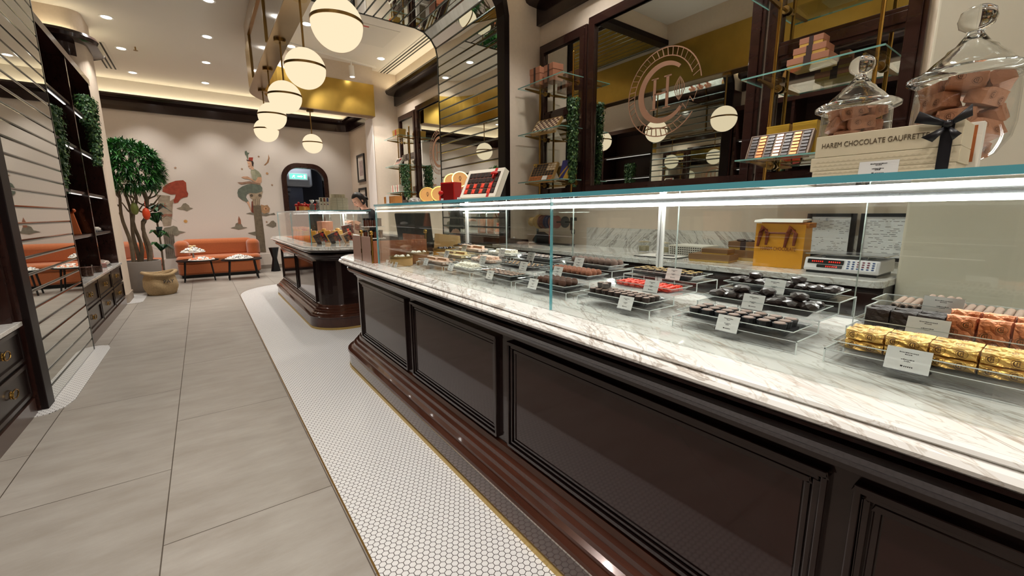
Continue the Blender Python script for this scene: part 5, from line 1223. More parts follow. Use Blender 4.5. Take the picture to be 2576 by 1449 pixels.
# ------------------------------------------------------------------ left shelving contents
XS = -1.10
lb = thing('orange_gift_bag', 'orange bag with bow leaning in the left shelving', 'bag', (XS, 6.40, 1.0285), R_(10))
put('bag', MB().add([(-.05, -.09, 0), (.05, -.09, 0), (.05, .09, 0), (-.05, .09, 0), (-.015, -.03, .22), (.015, -.03, .22), (.015, .05, .24), (-.015, .05, .24)], [(3,2,1,0),(4,5,6,7),(0,1,5,4),(1,2,6,5),(2,3,7,6),(3,0,4,7)]), mat('orange_bag', (206,104,48), .45), lb, bevel=.006); put('bow', MB().sphere((.02, .0, .25), .025, 10, 6, (.7, 1.5, .8)), mat('orange_ribbon', (220,110,60), .4), lb, smooth=True)
def tray_item(loc, lab, seed, col=(206,196,180), nm='wrapped_sweet_tray', w_=.12, h=.07):
    t = thing(nm, lab, 'gift tray', loc, R_(seed*37 % 40))
    put('platter', MB().lathe([(1e-4, 0), (w_*.9, 0), (w_, .012), (w_*.97, .014), (1e-4, .006)], 26), STEEL, t, smooth=True)
    me = m_rock(w_*.85, w_*.85, h*.6, seed, 3, .09); me.transform(Matrix.Translation((0, 0, .008))); o = put('sweets', me, [], t); o.data.materials.append(mat('sweets_%d' % seed, col, .3, .3, bump=.8, noise=.3, nscale=60)); return t
tray_item((XS, 7.35, .593), 'silver wrapped platter on the marble of the left shelving', 11, (200,186,176))
tray_item((XS, 6.86, 1.4785), 'pale wrapped platter on the upper left shelf, near the column', 12, (196,176,140), w_=.08)
tray_item((XS, 7.4, 1.0285), 'small silver platter on the shelf by the column', 13, (214,206,200), w_=.08, h=.05)
for k, (y, r_, h, lab) in enumerate(((6.22, .055, .12, 'clear jar of brown nuts on the left marble ledge, nearest one'), (6.62, .07, .085, 'wider clear jar of brown nuts on the left marble ledge, second one'), (7.12, .045, .07, 'small jar of pink sweets on the left marble ledge'))):
    t = thing('glass_jar', lab, 'jar', (-1.04, y, .593)); put('glass', MB().lathe([(1e-4, 0), (r_, 0), (r_, h), (r_-.003, h), (r_-.003, .003), (1e-4, .003)], 24), JG, t, smooth=True)
    put('contents', MB().lathe([(1e-4, .004), (r_-.004, .004), (r_-.004, h*.8), (1e-4, h*.86)], 20), mat('nuts%d' % k, ((112,74,58), (104,68,54), (206,150,140))[k], .6, bump=1, bscale=80, noise=.3, nscale=60), t, smooth=True)
for k, (x, y) in enumerate(((-1.12, 6.10), (-1.17, 6.38))):
    t = thing('white_flower', 'white fabric blossom behind the nut jars, '+('left' if k == 0 else 'right')+' one', 'flower', (x, y, .593)); put('stem', MB().cyl((0, 0, 0), (0, 0, .14), .003), mat('stem_green', (60,72,40), .7), t)
    m = MB()
    for i in range(7): a = i*2*pi/7; m.sphere((.028*cos(a), .028*sin(a), .155), .022, 10, 6, (1, 1, .6))
    put('petals', m, mat('petal_white', (226,220,206), .6), t, smooth=True)
# near-left shelving, seen in the big mirror
for k, (y, z, w_, h, c_) in enumerate(((1.3, 1.93, .22, .24, (206,112,60)), (1.62, 1.93, .22, .20, (214,130,50)), (2.3, 1.93, .2, .22, (196,104,58)), (1.2, 1.45, .16, .16, (190,150,90)), (2.1, 1.45, .2, .1, (180,60,40)), (2.9, 1.45, .2, .18, (214,180,90)), (1.6, 1.0, .2, .2, (206,120,60)), (2.6, 1.0, .25, .15, (190,170,140)))):
    lid_box('gift_box', 'coloured box in the nearest left shelving, %s' % ('first orange', 'second orange', 'third orange', 'small tan', 'flat red', 'yellow', 'tall orange', 'wide beige')[k], (-1.18, y, z+.0285), 0, .16, w_, h, mat('shelfbox%d' % k, c_, .5), None, DRIB if k % 2 else None, .4)
tray_item((XS, 1.75, 1.4785), 'silver platter in the nearest left shelving', 21)
ivy('trailing plant in the nearest left shelving, reflected in the mirrors', (-1.04, 3.0, 2.1), [(0, 0, .7, .08, 1.2)], 9, .016)
# ------------------------------------------------------------------ seating corner
ORG = mat('orange_boucle', (166,88,42), .95, bump=.5, bscale=220, noise=.10, nscale=60, sheen=.4)
def sofa(loc, rz, lab, W=1.42):
    t = thing('curved_sofa', lab, 'sofa', loc, rz)
    put('base', MB().prism(rounded(-W/2+.05, -.32, W/2-.05, .30, .08), 0, .07), BLK2, t)
    put('skirt', MB().prism(rounded(-W/2+.01, -.38, W/2-.01, .36, .10), .06, .30), ORG, t, bevel=.04, seg=4, smooth=True)
    put('seat', MB().prism(rounded(-W/2+.0, -.40, W/2-.0, .30, .12), .285, .42), ORG, t, bevel=.05, seg=4, smooth=True)
    b = MB().prism(rounded(-W/2+.09, .08, W/2-.09, .36, .13, 8), .36, .74); put('backrest', b, ORG, t, bevel=.09, seg=5, smooth=True)
    for s in (-1, 1): put('arm', MB().prism(rounded(s*(W/2-.10)-.12, -.18, s*(W/2-.10)+.12, .34, .11, 8), .36, .715), ORG, t, bevel=.08, seg=5, smooth=True)
    return t
sofa((.24, 10.72, 0), R_(-1), 'orange upholstered sofa with tubular back against the mural wall')
sofa((-1.42, 10.2, 0), R_(52), 'second orange sofa, mostly hidden behind the potted tree', 1.6)
def low_table(loc, r, h, lab, rz=0, ey=.8):
    t = thing('coffee_table', lab, 'table', loc, rz)
    e = MB().lathe([(1e-4, h-.022), (r-.01, h-.022), (r, h-.014), (r, h), (r-.015, h), (r-.015, h-.008), (1e-4, h-.008)], 44, Matrix.Diagonal((1, ey, 1, 1))); put('tabletop', e, BLK2, t, smooth=True)
    for a in (35, 145, 215, 325):
        a = R_(a); put('leg', MB().tube([(r*.72*cos(a), r*.72*ey*sin(a), h-.022), (r*.86*cos(a), r*.86*ey*sin(a), 0)], [.016, .011], 10), BLK2, t)
    return t
low_table((-.13, 9.88, 0), .33, .40, 'round black coffee table on the left with two trays of sweets')
low_table((.56, 9.70, 0), .34, .39, 'round black coffee table on the right with one wide tray')
cp = mat('clear_wrap', (222,214,206), .25, .35, bump=1, bscale=30, noise=.25, nscale=25)
def sweets(loc, rx, ry, h, lab, seed, ribbon=None, stand=0, mix=(0, 0, 0, 1)):
    t = thing('sweets_platter', lab, 'sweets platter', loc)
    if stand: put('stand', MB().lathe([(1e-4, 0), (.06, 0), (.02, .01), (.015, stand-.01), (.05, stand), (1e-4, stand)], 20), STEEL, t, smooth=True)
    put('plate', MB().lathe([(1e-4, stand), (1, stand), (1.03, stand+.012), (1, stand+.016), (1e-4, stand+.006)], 32, Matrix.Diagonal((rx, ry, 1, 1))), mat('white_plate', (232,228,222), .3), t, smooth=True)
    q = random.Random(seed); MS = [mat('silver_foil', (210,208,206), .25, .7), mat('white_sweet', (232,224,214), .5), mat('peach_sweet', (222,130,90), .5)]
    pm = []
    for mt in MS:
        me = MB().sphere((0, 0, 0), .019, 8, 6, (1.2, 1, .8)).mesh('sweet', mt, True); pm.append(me)
    for i in range(90):
        a = q.uniform(0, 2*pi); d_ = math.sqrt(q.random())*.9; z = stand+.012+h*(1-d_**1.3)*q.uniform(.6, 1); k = q.choice(mix)
        o = bpy.data.objects.new(('silver_sweet', 'white_sweet', 'peach_sweet')[k], pm[k]); C.objects.link(o); o.parent = t; o.location = (rx*d_*cos(a), ry*d_*sin(a), z)
    put('cone_of_sweets', MB().lathe([(1e-4, stand+.006), (.9, stand+.012), (.55, stand+h*.5), (1e-4, stand+h*.92)], 26, Matrix.Diagonal((rx, ry, 1, 1))), cp, t)
    if ribbon:
        for a in (.3, 2.2, 4.4): put('ribbon_band', MB().tube([(0, 0, stand+h+.01), (rx*.5*cos(a), ry*.5*sin(a), stand+h*.62), (rx*.97*cos(a), ry*.97*sin(a), stand+.03)], .011, 4), ribbon, t)
        put('ribbon_bow', MB().sphere((-.03, 0, stand+h+.02), .025, 10, 6, (1.3, .6, .6)).sphere((.03, 0, stand+h+.02), .025, 10, 6, (1.3, .6, .6)), ribbon, t, smooth=True)
    return t
IV = mat('ivory_ribbon', (224,196,150), .4)
sweets((-.19, 10.02, .401), .19, .17, .10, 'tall silver platter of wrapped sweets with ivory ribbons on the left table', 1, IV, .13)
sweets((-.07, 9.72, .401), .20, .13, .05, 'low heap of white and peach sweets on the left table', 2, mix=(0, 1, 2))
sweets((.52, 9.68, .391), .23, .17, .075, 'wide white platter of silver sweets on the right table', 3)
vs_ = tag(put('waisted_stool', MB().lathe([(1e-4, 0), (.095, 0), (.05, .25), (.048, .29), (.10, .52), (1e-4, .52)], 6), BLK2), 'black hourglass shaped side stool beside the farther counter', 'stool'); vs_.location = (1.22, 10.55, 0)
# potted tree ----------------------------------------------------------------
pot = thing('potted_tree', 'big leafy tree with twisted trunks in a round grey pot', 'potted plant', (-.86, 9.08, 0))
put('pot', MB().lathe([(1e-4, 0), (.17, 0), (.235, .20), (.25, .44), (.25, .50), (.225, .50), (.215, .42), (1e-4, .42)], 40), mat('grey_pot', (138,130,124), .75, noise=.05), pot, smooth=60)
put('soil', MB().lathe([(1e-4, .46), (.222, .455)], 24), mat('soil', (46,34,26), .95, bump=1), pot)
TR = mat('trunk_bark', (112,98,80), .8, bump=.7, bscale=50, noise=.2, nscale=18)
q = random.Random(2); tips = []
for k, (bx, by) in enumerate(((.07, -.05), (-.04, .05), (.02, .08), (.10, .02), (-.09, -.03))):
    pts = []; ph = k*1.3
    for i in range(11):
        z = .42+i*.118; s_ = .03+.05*sin(i*.9+ph)*(.5+i*.06); pts.append((bx*(1+i*.08)+s_*cos(ph), by*(1+i*.08)+s_*sin(ph+.6)*.8, z))
    put('trunk', MB().tube(pts, [.030-.0013*i for i in range(11)], 8), TR, pot, smooth=True); tips.append(pts)
    for j in range(3):
        b0 = pts[7+j]; a = q.uniform(0, 6.28); e = (b0[0]+.2*cos(a), b0[1]+.2*sin(a), b0[2]+.18)
        put('branch', MB().tube([b0, ((b0[0]+e[0])/2, (b0[1]+e[1])/2, b0[2]+.05), e], [.014, .012, .007], 6), TR, pot, smooth=True)
GRN = [mat('tree_leaf', (44,104,46), .38, noise=.3, nscale=14), mat('tree_leaf_bright', (74,142,60), .38, noise=.2, nscale=14), mat('tree_leaf_deep', (24,66,38), .4)]
def blades(m, c, dirn, n, L, w_, q, droop=.35):
    dirn = dirn.normalized(); u0 = dirn.orthogonal().normalized(); v0 = dirn.cross(u0)
    for i in range(n):
        a = i*2.4+q.uniform(-.3, .3); sp = q.uniform(.25, 1.25); d = (dirn*cos(sp)+(u0*cos(a)+v0*sin(a))*sin(sp)).normalized(); l = L*q.uniform(.7, 1.15)
        side = d.cross(Vector((0, 0, 1))); side = side.normalized() if side.length > .1 else u0
        p = [c, c+d*l*.5+Vector((0, 0, .02)), c+d*l+Vector((0, 0, -droop*l))]
        m.mi = q.choice((0, 0, 1, 2)); w0 = w_*q.uniform(.8, 1.2)
        m.add([tuple(p[0]-side*w0*.25), tuple(p[0]+side*w0*.25), tuple(p[1]+side*w0*.5), tuple(p[1]-side*w0*.5), tuple(p[2])], [(0, 1, 2, 3), (3, 2, 4)])
m = MB(); cc = Vector((.02, .0, 1.94))
for k in range(360):
    a = q.uniform(0, 2*pi); cz = q.uniform(-.85, 1); s_ = math.sqrt(1-cz*cz); rr_ = q.uniform(.72, 1)
    d = Vector((s_*cos(a), s_*sin(a), cz)); c = cc+Vector((d.x*.43, d.y*.43, d.z*.41))*rr_
    blades(m, c, d+Vector((0, 0, .35)), 17, .14, .020, q, .14)
put('foliage', m, GRN, pot)
for (x, y, z, c_, lab) in ((.17, -.20, 1.25, (214,70,28), 'red pod'), (.04, -.20, 1.33, (110,120,58), 'green pod')):
    p = put('cocoa_pod', MB().sphere((0, 0, 0), .05, 16, 12, (1, 1, 1.9)).cyl((0, 0, .08), (0, .0, .20), .004), mat('pod_'+lab[:3], c_, .45, bump=.4, bscale=20), pot, smooth=True, loc=(x, y, z)); p['label'] = lab
yc = thing('broad_leaf_plant', 'dark broad-leaved plant standing behind the potted tree', 'plant', (-.62, 9.55, 0))
put('pot', MB().lathe([(1e-4, 0), (.10, 0), (.13, .22), (.115, .22), (1e-4, .19)], 20), BLK2, yc, smooth=True)
put('stem', MB().tube([(0, 0, .2), (.01, 0, .7), (0, .01, 1.25)], .014, 8), TR, yc, smooth=True)
m = MB()
for z, n, L in ((.62, 9, .30), (.85, 10, .32), (1.1, 12, .32), (1.28, 12, .30)): blades(m, Vector((0, 0, z)), Vector((0, 0, 1)), n, L, .085, q, .55)
put('foliage', m, [GRN[2], GRN[0], mat('leaf_bluegreen', (30,60,52), .35)], yc)
# jute sack ------------------------------------------------------------------
sk = thing('jute_sack', 'squat jute sack with black lettering beside the grey pot', 'sack', (-.62, 8.56, 0))
JU = mat('jute', (176,150,112), .95, bump=.9, bscale=160, noise=.18, nscale=60)
bm = bmesh.new(); bmesh.ops.create_cone(bm, cap_ends=True, segments=36, radius1=.20, radius2=.205, depth=.34)
bmesh.ops.subdivide_edges(bm, edges=[e for e in bm.edges if abs(e.verts[0].co.z-e.verts[1].co.z) > .1], cuts=10)
for v in bm.verts:
    z = (v.co.z+.17)/.34; a = math.atan2(v.co.y, v.co.x); k = .86+.22*sin(pi*min(1, z*1.15))*.9+.03*sin(a*5+z*7)+.02*sin(a*9-z*11); k *= 1.06 if z > .86 else 1
    v.co.x *= k; v.co.y *= k; v.co.z = max(0, v.co.z+.17)+(.03*sin(a*2+1)*z if z > .4 else 0)
top = [f for f in bm.faces if f.normal.z > .9 and f.calc_center_median().z > .2 and len(f.verts) > 4]; bmesh.ops.delete(bm, geom=top, context='FACES')
me = bpy.data.meshes.new('sack'); bm.to_mesh(me); bm.free(); me.shade_smooth(); me.materials.append(JU)
o = put('cloth', me, [], sk); s_ = o.modifiers.new('t', 'SOLIDIFY'); s_.thickness = .012
rollp = [(.205*(1+.04*sin(5*a))*cos(a), .205*(1+.04*sin(5*a))*sin(a), .335+.02*sin(a*2+1)) for a in [2*pi*k/36 for k in range(37)]]
put('rolled_rim', MB().tube(rollp, .024, 8), JU, sk, smooth=True)
T = Matrix.Rotation(R_(12), 4, 'Z') @ Matrix.Translation((.07, -.2165, .215)) @ FACE_NY
textmesh('lettering', 'PAY', .075, INK, sk, T, .006, shear=0)
put('content_filler', MB().lathe([(1e-4, .24), (.19, .235)], 24), mat('sack_inside', (110,84,56), .95), sk)
# ------------------------------------------------------------------ pictures, exit sign beyond the archway
for k, (y0, y1, z0, z1, lab) in enumerate(((10.08, 10.62, 1.98, 2.60, 'dark framed picture on the right wall near the archway, upper one'), (10.08, 10.62, 1.22, 1.84, 'dark framed picture on the right wall near the archway, lower one'))):
    t = thing('framed_picture', lab, 'picture', (XR, (y0+y1)/2, z0)); w_ = y1-y0; h = z1-z0
    put('frame', MB().box((-.03, -w_/2, 0), (-.001, -w_/2+.05, h)).box((-.03, w_/2-.05, 0), (-.001, w_/2, h)).box((-.03, -w_/2+.05, 0), (-.001, w_/2-.05, .05)).box((-.03, -w_/2+.05, h-.05), (-.001, w_/2-.05, h)), BLACK, t)
    put('mount', MB().box((-.012, -w_/2+.05, .05), (-.002, w_/2-.05, h-.05)), mat('mount_cream', (216,206,194), .6), t); put('print', MB().box((-.0135, -w_/2+.13, .14), (-.0121, w_/2-.13, h-.14)), mat('print_mauve', (176,154,148), .6, noise=.3, nscale=12), t)
ex = thing('exit_sign', 'lit green and white exit sign in the corridor beyond the archway', 'exit sign', (2.14, 12.28, 2.13))
put('housing', MB().box((-.22, -.012, -.02), (.22, .03, .15)), mat('exit_housing', (210,220,216), .4), ex)
put('lit_face', MB().box((-.20, -.0135, .0), (.20, -.0125, .13)), emis('exit_green', (.25, .95, .75), 1.0), ex)
wm = emis('exit_white', (.85, 1, .95), 1.5)
m = MB(); m.prism([(-.02, .05), (.06, .05), (.06, .03), (.11, .065), (.06, .10), (.06, .08), (-.02, .08)], -.0145, -.0137, axis='y').prism([(-.14, .02), (-.12, .05), (-.10, .05), (-.085, .02), (-.075, .02), (-.09, .062), (-.075, .09), (-.105, .10), (-.125, .08), (-.15, .03)], -.0145, -.0137, axis='y').prism([(.13, .02), (.17, .02), (.17, .11), (.13, .11)], -.0145, -.0137, axis='y')
put('arrow_and_figure', m, wm, ex)
dc = thing('corridor_bulkhead', 'white bulkhead with a door closer under the exit sign beyond the archway', 'bulkhead', (2.05, 12.4, 0))
put('panel', MB().box((-.55, 0, 1.95), (.45, .3, 2.65)), mat('bulkhead_white', (190,192,198), .6), dc, bevel=.06, seg=4); put('door_leaf', MB().box((-.55, .05, 0), (.20, .09, 1.93)), mat('slate_door', (60,64,78), .4), dc); put('door_closer', MB().box((-.5, -.03, 1.82), (-.1, .05, 1.90)).box((-.5, -.02, 1.72), (-.12, .05, 1.78)), mat('closer_grey', (70,72,78), .4), dc)
l = bpy.data.lights.new('corridor_lamp', 'POINT'); l.energy = 14; l.shadow_soft_size = .15; l.color = (.85, .93, 1); o = bpy.data.objects.new('corridor_lamp', l); C.objects.link(o); o.location = (2.1, 11.9, 2.6)
# ------------------------------------------------------------------ painted mural on the end wall
mu = thing('wall_mural', 'painted wall mural of a seated man on a column, clouds, moon and stars', 'mural', (0, YE-.002, 0))
def PM(nm, polys, rgb, dpt=.001, noise=.25, ns=14, parent=None, lab=None):
    m = MB()
    for p in polys: m.prism(p, -dpt-.0006, -dpt, axis='y')
    o = put(nm, m, mat('paint_%d_%d_%d' % rgb, rgb, .9, noise=noise, nscale=ns), parent or mu)
    if lab: o['label'] = lab
    return o
PM('column_capital', [[(-0.68, 1.641), (-0.457, 1.616), (-0.473, 1.527), (-0.437, 1.483), (-0.462, 1.26), (-0.49, 1.125), (-0.513, 1.021), (-0.633, 1.008), (-0.655, 1.172), (-0.665, 1.379), (-0.656, 1.554)]], (150, 138, 120), 0.001)
PM('column_shaft', [[(-0.659, 0.934), (-0.484, 0.914), (-0.489, 0.656), (-0.497, 0.427), (-0.505, 0.256), (-0.672, 0.268), (-0.664, 0.438), (-0.658, 0.739)]], (112, 104, 92), 0.001)
PM('hanging_arm', [[(-0.476, 1.505), (-0.41, 1.558), (-0.374, 1.558), (-0.434, 1.454), (-0.451, 1.349), (-0.472, 1.409)]], (150, 132, 112), 0.0018)
PM('red_trousers', [[(-0.548, 1.79), (-0.458, 1.865), (-0.333, 1.921), (-0.211, 1.938), (-0.168, 1.891), (-0.177, 1.726), (-0.157, 1.667), (-0.176, 1.606), (-0.251, 1.583), (-0.296, 1.56), (-0.347, 1.484), (-0.409, 1.469), (-0.414, 1.528), (-0.383, 1.588), (-0.364, 1.648), (-0.448, 1.646), (-0.57, 1.702)]], (150, 66, 46), 0.0024)
PM('column_band', [[(-0.668, 1.253), (-0.463, 1.252), (-0.475, 1.2), (-0.651, 1.202)]], (140, 96, 78), 0.0022)
PM('red_star', [[(-0.556, 1.489), (-0.551, 1.431), (-0.519, 1.416), (-0.555, 1.401), (-0.57, 1.349), (-0.574, 1.401), (-0.603, 1.416), (-0.571, 1.43)]], (156, 80, 60), 0.0024)
PM('cloud', [[(-0.384, 1.367), (-0.309, 1.395), (-0.265, 1.463), (-0.221, 1.475), (-0.171, 1.426), (-0.163, 1.388), (-0.109, 1.368), (-0.168, 1.342), (-0.221, 1.307), (-0.267, 1.335), (-0.338, 1.347)]], (132, 124, 106), 0.001)
PM('cloud', [[(-0.619, 0.978), (-0.535, 0.991), (-0.472, 1.017), (-0.415, 0.988), (-0.4, 0.912), (-0.281, 0.878), (-0.382, 0.858), (-0.442, 0.807), (-0.494, 0.824), (-0.662, 0.912)]], (126, 122, 106), 0.0028)
PM('cloud', [[(0.821, 1.254), (0.897, 1.278), (0.975, 1.277), (0.97, 1.228), (0.879, 1.245)]], (120, 112, 98), 0.001)
PM('cloud', [[(1.125, 1.26), (1.228, 1.268), (1.285, 1.243), (1.377, 1.271), (1.403, 1.226), (1.298, 1.226), (1.206, 1.193), (1.127, 1.211)]], (120, 112, 98), 0.001)
PM('cloud', [[(0.5, 0.943), (0.587, 0.973), (0.608, 1.037), (0.651, 1.061), (0.717, 1.027), (0.739, 0.962), (0.822, 0.951), (0.735, 0.921), (0.649, 0.902), (0.57, 0.933)]], (122, 116, 102), 0.001)
PM('cloud', [[(1.185, 0.993), (1.25, 1.026), (1.3, 1.084), (1.346, 1.096), (1.401, 1.031), (1.394, 0.964), (1.316, 0.935), (1.244, 0.967)]], (126, 116, 100), 0.001)
PM('cloud', [[(0.813, 0.825), (0.897, 0.842), (0.973, 0.857), (0.975, 0.757), (0.906, 0.784)]], (120, 114, 98), 0.001)
PM('minaret', [[(0.682, 1.206), (0.712, 1.117), (0.71, 1.027), (0.655, 1.028), (0.66, 1.117)]], (150, 100, 78), 0.0018)
PM('crescent_moon', [[(1.382, 2.571), (1.4, 2.484), (1.37, 2.394), (1.306, 2.33), (1.265, 2.318), (1.333, 2.392), (1.371, 2.482)]], (160, 120, 86), 0.001)
PM('feather', [[(0.931, 2.592), (0.965, 2.614), (0.981, 2.573), (1.02, 2.571), (0.988, 2.527), (0.982, 2.44), (0.967, 2.431), (0.953, 2.501), (0.933, 2.53)]], (106, 116, 100), 0.003)
PM('hair', [[(1.027, 2.404), (1.066, 2.406), (1.078, 2.36), (1.061, 2.274), (1.041, 2.302), (1.038, 2.373)]], (50, 38, 34), 0.0034)
PM('head', [[(0.956, 2.383), (1.034, 2.399), (1.047, 2.318), (1.061, 2.274), (1.076, 2.224), (1.029, 2.198), (1.012, 2.245), (0.983, 2.232), (0.982, 2.264), (0.959, 2.278), (0.973, 2.314), (0.962, 2.352)]], (206, 164, 134), 0.0028)
PM('fez', [[(0.999, 2.473), (1.078, 2.478), (1.059, 2.395), (0.982, 2.405)]], (156, 62, 44), 0.0036)
PM('fez_brim', [[(0.946, 2.425), (0.966, 2.42), (1.065, 2.401), (1.061, 2.392), (0.998, 2.391), (0.951, 2.403)]], (70, 40, 34), 0.004)
PM('torso', [[(1.008, 2.205), (1.088, 2.228), (1.155, 2.181), (1.195, 2.118), (1.201, 2.062), (1.114, 2.05), (1.102, 2.002), (1.157, 1.907), (1.028, 1.903), (1.022, 2.062), (1.002, 2.141)]], (146, 148, 124), 0.003)
PM('arm', [[(1.129, 2.059), (1.201, 2.062), (1.194, 1.957), (1.159, 1.923), (1.061, 1.944), (0.981, 1.997), (0.926, 2.011), (0.884, 2.009), (0.811, 2.04), (0.847, 2.058), (0.932, 2.066), (1.011, 2.014), (1.077, 1.969)]], (196, 154, 124), 0.0036)
PM('arm', [[(0.725, 1.931), (0.821, 1.935), (0.964, 1.964), (1.033, 1.951), (1.159, 1.923), (1.169, 1.883), (1.057, 1.904), (0.917, 1.915), (0.803, 1.887)]], (150, 120, 100), 0.0034)
PM('trousers', [[(0.914, 1.891), (1.028, 1.906), (1.156, 1.891), (1.193, 1.827), (1.182, 1.745), (1.066, 1.702), (0.938, 1.707), (0.879, 1.674), (0.859, 1.609), (0.899, 1.521), (0.863, 1.509), (0.783, 1.552), (0.715, 1.623), (0.706, 1.702), (0.73, 1.782), (0.813, 1.848)]], (104, 112, 100), 0.0032)
PM('leg', [[(0.863, 1.513), (0.904, 1.524), (0.946, 1.318), (0.927, 1.302)]], (206, 164, 134), 0.0034)
PM('shoe', [[(0.956, 1.522), (0.981, 1.53), (0.97, 1.269), (0.929, 1.294)]], (110, 56, 42), 0.0036)
PM('column_capital', [[(0.927, 1.731), (1.2, 1.749), (1.172, 1.68), (1.161, 1.614), (1.127, 1.589), (1.113, 1.442), (0.961, 1.432), (0.971, 1.579), (0.936, 1.61), (0.928, 1.675)]], (166, 148, 124), 0.0022)
PM('column_shaft', [[(0.968, 1.433), (1.127, 1.434), (1.129, 1.153), (1.135, 0.751), (1.133, 0.378), (0.961, 0.388), (0.969, 0.84), (0.972, 1.253)]], (108, 96, 78), 0.002)
PM('snail_shell', [[(1.129, 1.458), (1.2, 1.434), (1.26, 1.451), (1.304, 1.368), (1.281, 1.285), (1.182, 1.252), (1.127, 1.285)]], (166, 132, 98), 0.0015)
def disc(cx, cz, r, n=14): return [(cx+r*cos(2*pi*k/n), cz+r*sin(2*pi*k/n)) for k in range(n)]
def star(cx, cz, r): return [(cx+(r if k % 2 == 0 else r*.42)*sin(pi*k/5), cz+(r if k % 2 == 0 else r*.42)*cos(pi*k/5)) for k in range(10)]
PM('volute', [disc(0.968, 1.651, .032), disc(1.13, 1.655, .032)], (96,84,70), .0026)
PM('shell_spiral', [disc(1.219, 1.365, .042)], (196,150,112), .0020)
PM('shell_spiral', [disc(1.219, 1.365, .020)], (130,96,70), .0024)
PM('sun', [disc(-0.265, 1.102, .032)], (190,146,84), .001)
PM('sun', [disc(1.318, 2.147, .026)], (190,146,104), .001)
for s_ in [(0.843, 2.218), (1.188, 2.505), (1.394, 1.897), (1.209, 1.065), (-0.31, 2.178)]: PM('star', [star(s_[0], s_[1], .028)], (158,126,100), .001)
PM('fluting', [[(1.004, 1.579), (1.01, 1.579), (0.996, 1.441), (0.991, 1.441)], [(1.038, 1.58), (1.044, 1.58), (1.031, 1.441), (1.025, 1.441)], [(1.073, 1.58), (1.079, 1.58), (1.065, 1.441), (1.059, 1.441)], [(1.107, 1.581), (1.113, 1.581), (1.1, 1.442), (1.094, 1.442)], [(-0.633, 0.903), (-0.628, 0.903), (-0.644, 0.436), (-0.651, 0.437)], [(-0.602, 0.903), (-0.596, 0.902), (-0.612, 0.434), (-0.619, 0.435)], [(-0.57, 0.902), (-0.564, 0.901), (-0.58, 0.433), (-0.587, 0.433)], [(-0.538, 0.901), (-0.532, 0.9), (-0.548, 0.431), (-0.555, 0.431)], [(-0.506, 0.9), (-0.5, 0.9), (-0.515, 0.429), (-0.522, 0.429)]], (84,76,64), .0034)
PM('shirt_stripes', [[(1.015, 2.174), (1.084, 2.187), (1.083, 2.179), (1.014, 2.164)], [(1.012, 2.145), (1.081, 2.158), (1.08, 2.15), (1.011, 2.135)], [(1.009, 2.116), (1.078, 2.129), (1.078, 2.121), (1.008, 2.106)], [(1.007, 2.087), (1.076, 2.1), (1.075, 2.092), (1.006, 2.078)], [(1.004, 2.058), (1.073, 2.071), (1.072, 2.063), (1.003, 2.049)], [(1.001, 2.03), (1.07, 2.042), (1.069, 2.034), (1.0, 2.02)]], (196,190,164), .0036)
PM('facial_features', [[(0.975, 2.342), (0.995, 2.346), (0.995, 2.34), (0.975, 2.336)], [(0.97, 2.285), (0.995, 2.29), (1.0, 2.28), (0.969, 2.275)]], (70,48,40), .0036)
# ------------------------------------------------------------------ the shop assistant
def skin_mesh(name, nodes, edges, sub=2):
    me = bpy.data.meshes.new(name); me.from_pydata([n[0] for n in nodes], edges, []); o = bpy.data.objects.new(name, me); C.objects.link(o)
    bm = bmesh.new(); bm.from_mesh(me); bm.verts.layers.skin.verify(); L = bm.verts.layers.skin.active; bm.verts.ensure_lookup_table()
    for v, n in zip(bm.verts, nodes): r = n[1]; v[L].radius = r if isinstance(r, tuple) else (r, r)
    bm.verts[0][L].use_root = True; bm.to_mesh(me); bm.free()
    o.modifiers.new('skin', 'SKIN').use_smooth_shade = True; s = o.modifiers.new('sub', 'SUBSURF'); s.levels = s.render_levels = sub
    bpy.context.view_layer.update(); out = bpy.data.meshes.new_from_object(o.evaluated_get(bpy.context.evaluated_depsgraph_get()))
    bpy.data.objects.remove(o); return out
SKIN = mat('skin_tone', (214,164,140), .55); HAIR = mat('dark_hair', (30,22,20), .45, noise=.3, nscale=90); SHIRT = mat('black_uniform', (22,23,26), .75); PANT = mat('black_trousers', (16,16,18), .8)
pw = thing('person', 'person in a black top with dark tied back hair, looking down behind the farther counter', 'person', (2.0, 6.28, 0), R_(100)); pw.scale = (.97, .97, .965)
nodes = [((0, 0, .93), (.13, .10)), ((0, 0, 1.05), (.115, .085)), ((0, .03, 1.20), (.13, .09)), ((0, .05, 1.29), (.10, .07)), ((0, .075, 1.345), (.05, .05)), ((0, .10, 1.385), (.047, .047)), ((0, .115, 1.41), (.05, .05))]
edges = [(i, i+1) for i in range(6)]
def chain(root, pts):
    k = root
    for p in pts: nodes.append(p); edges.append((k, len(nodes)-1)); k = len(nodes)-1
    return k
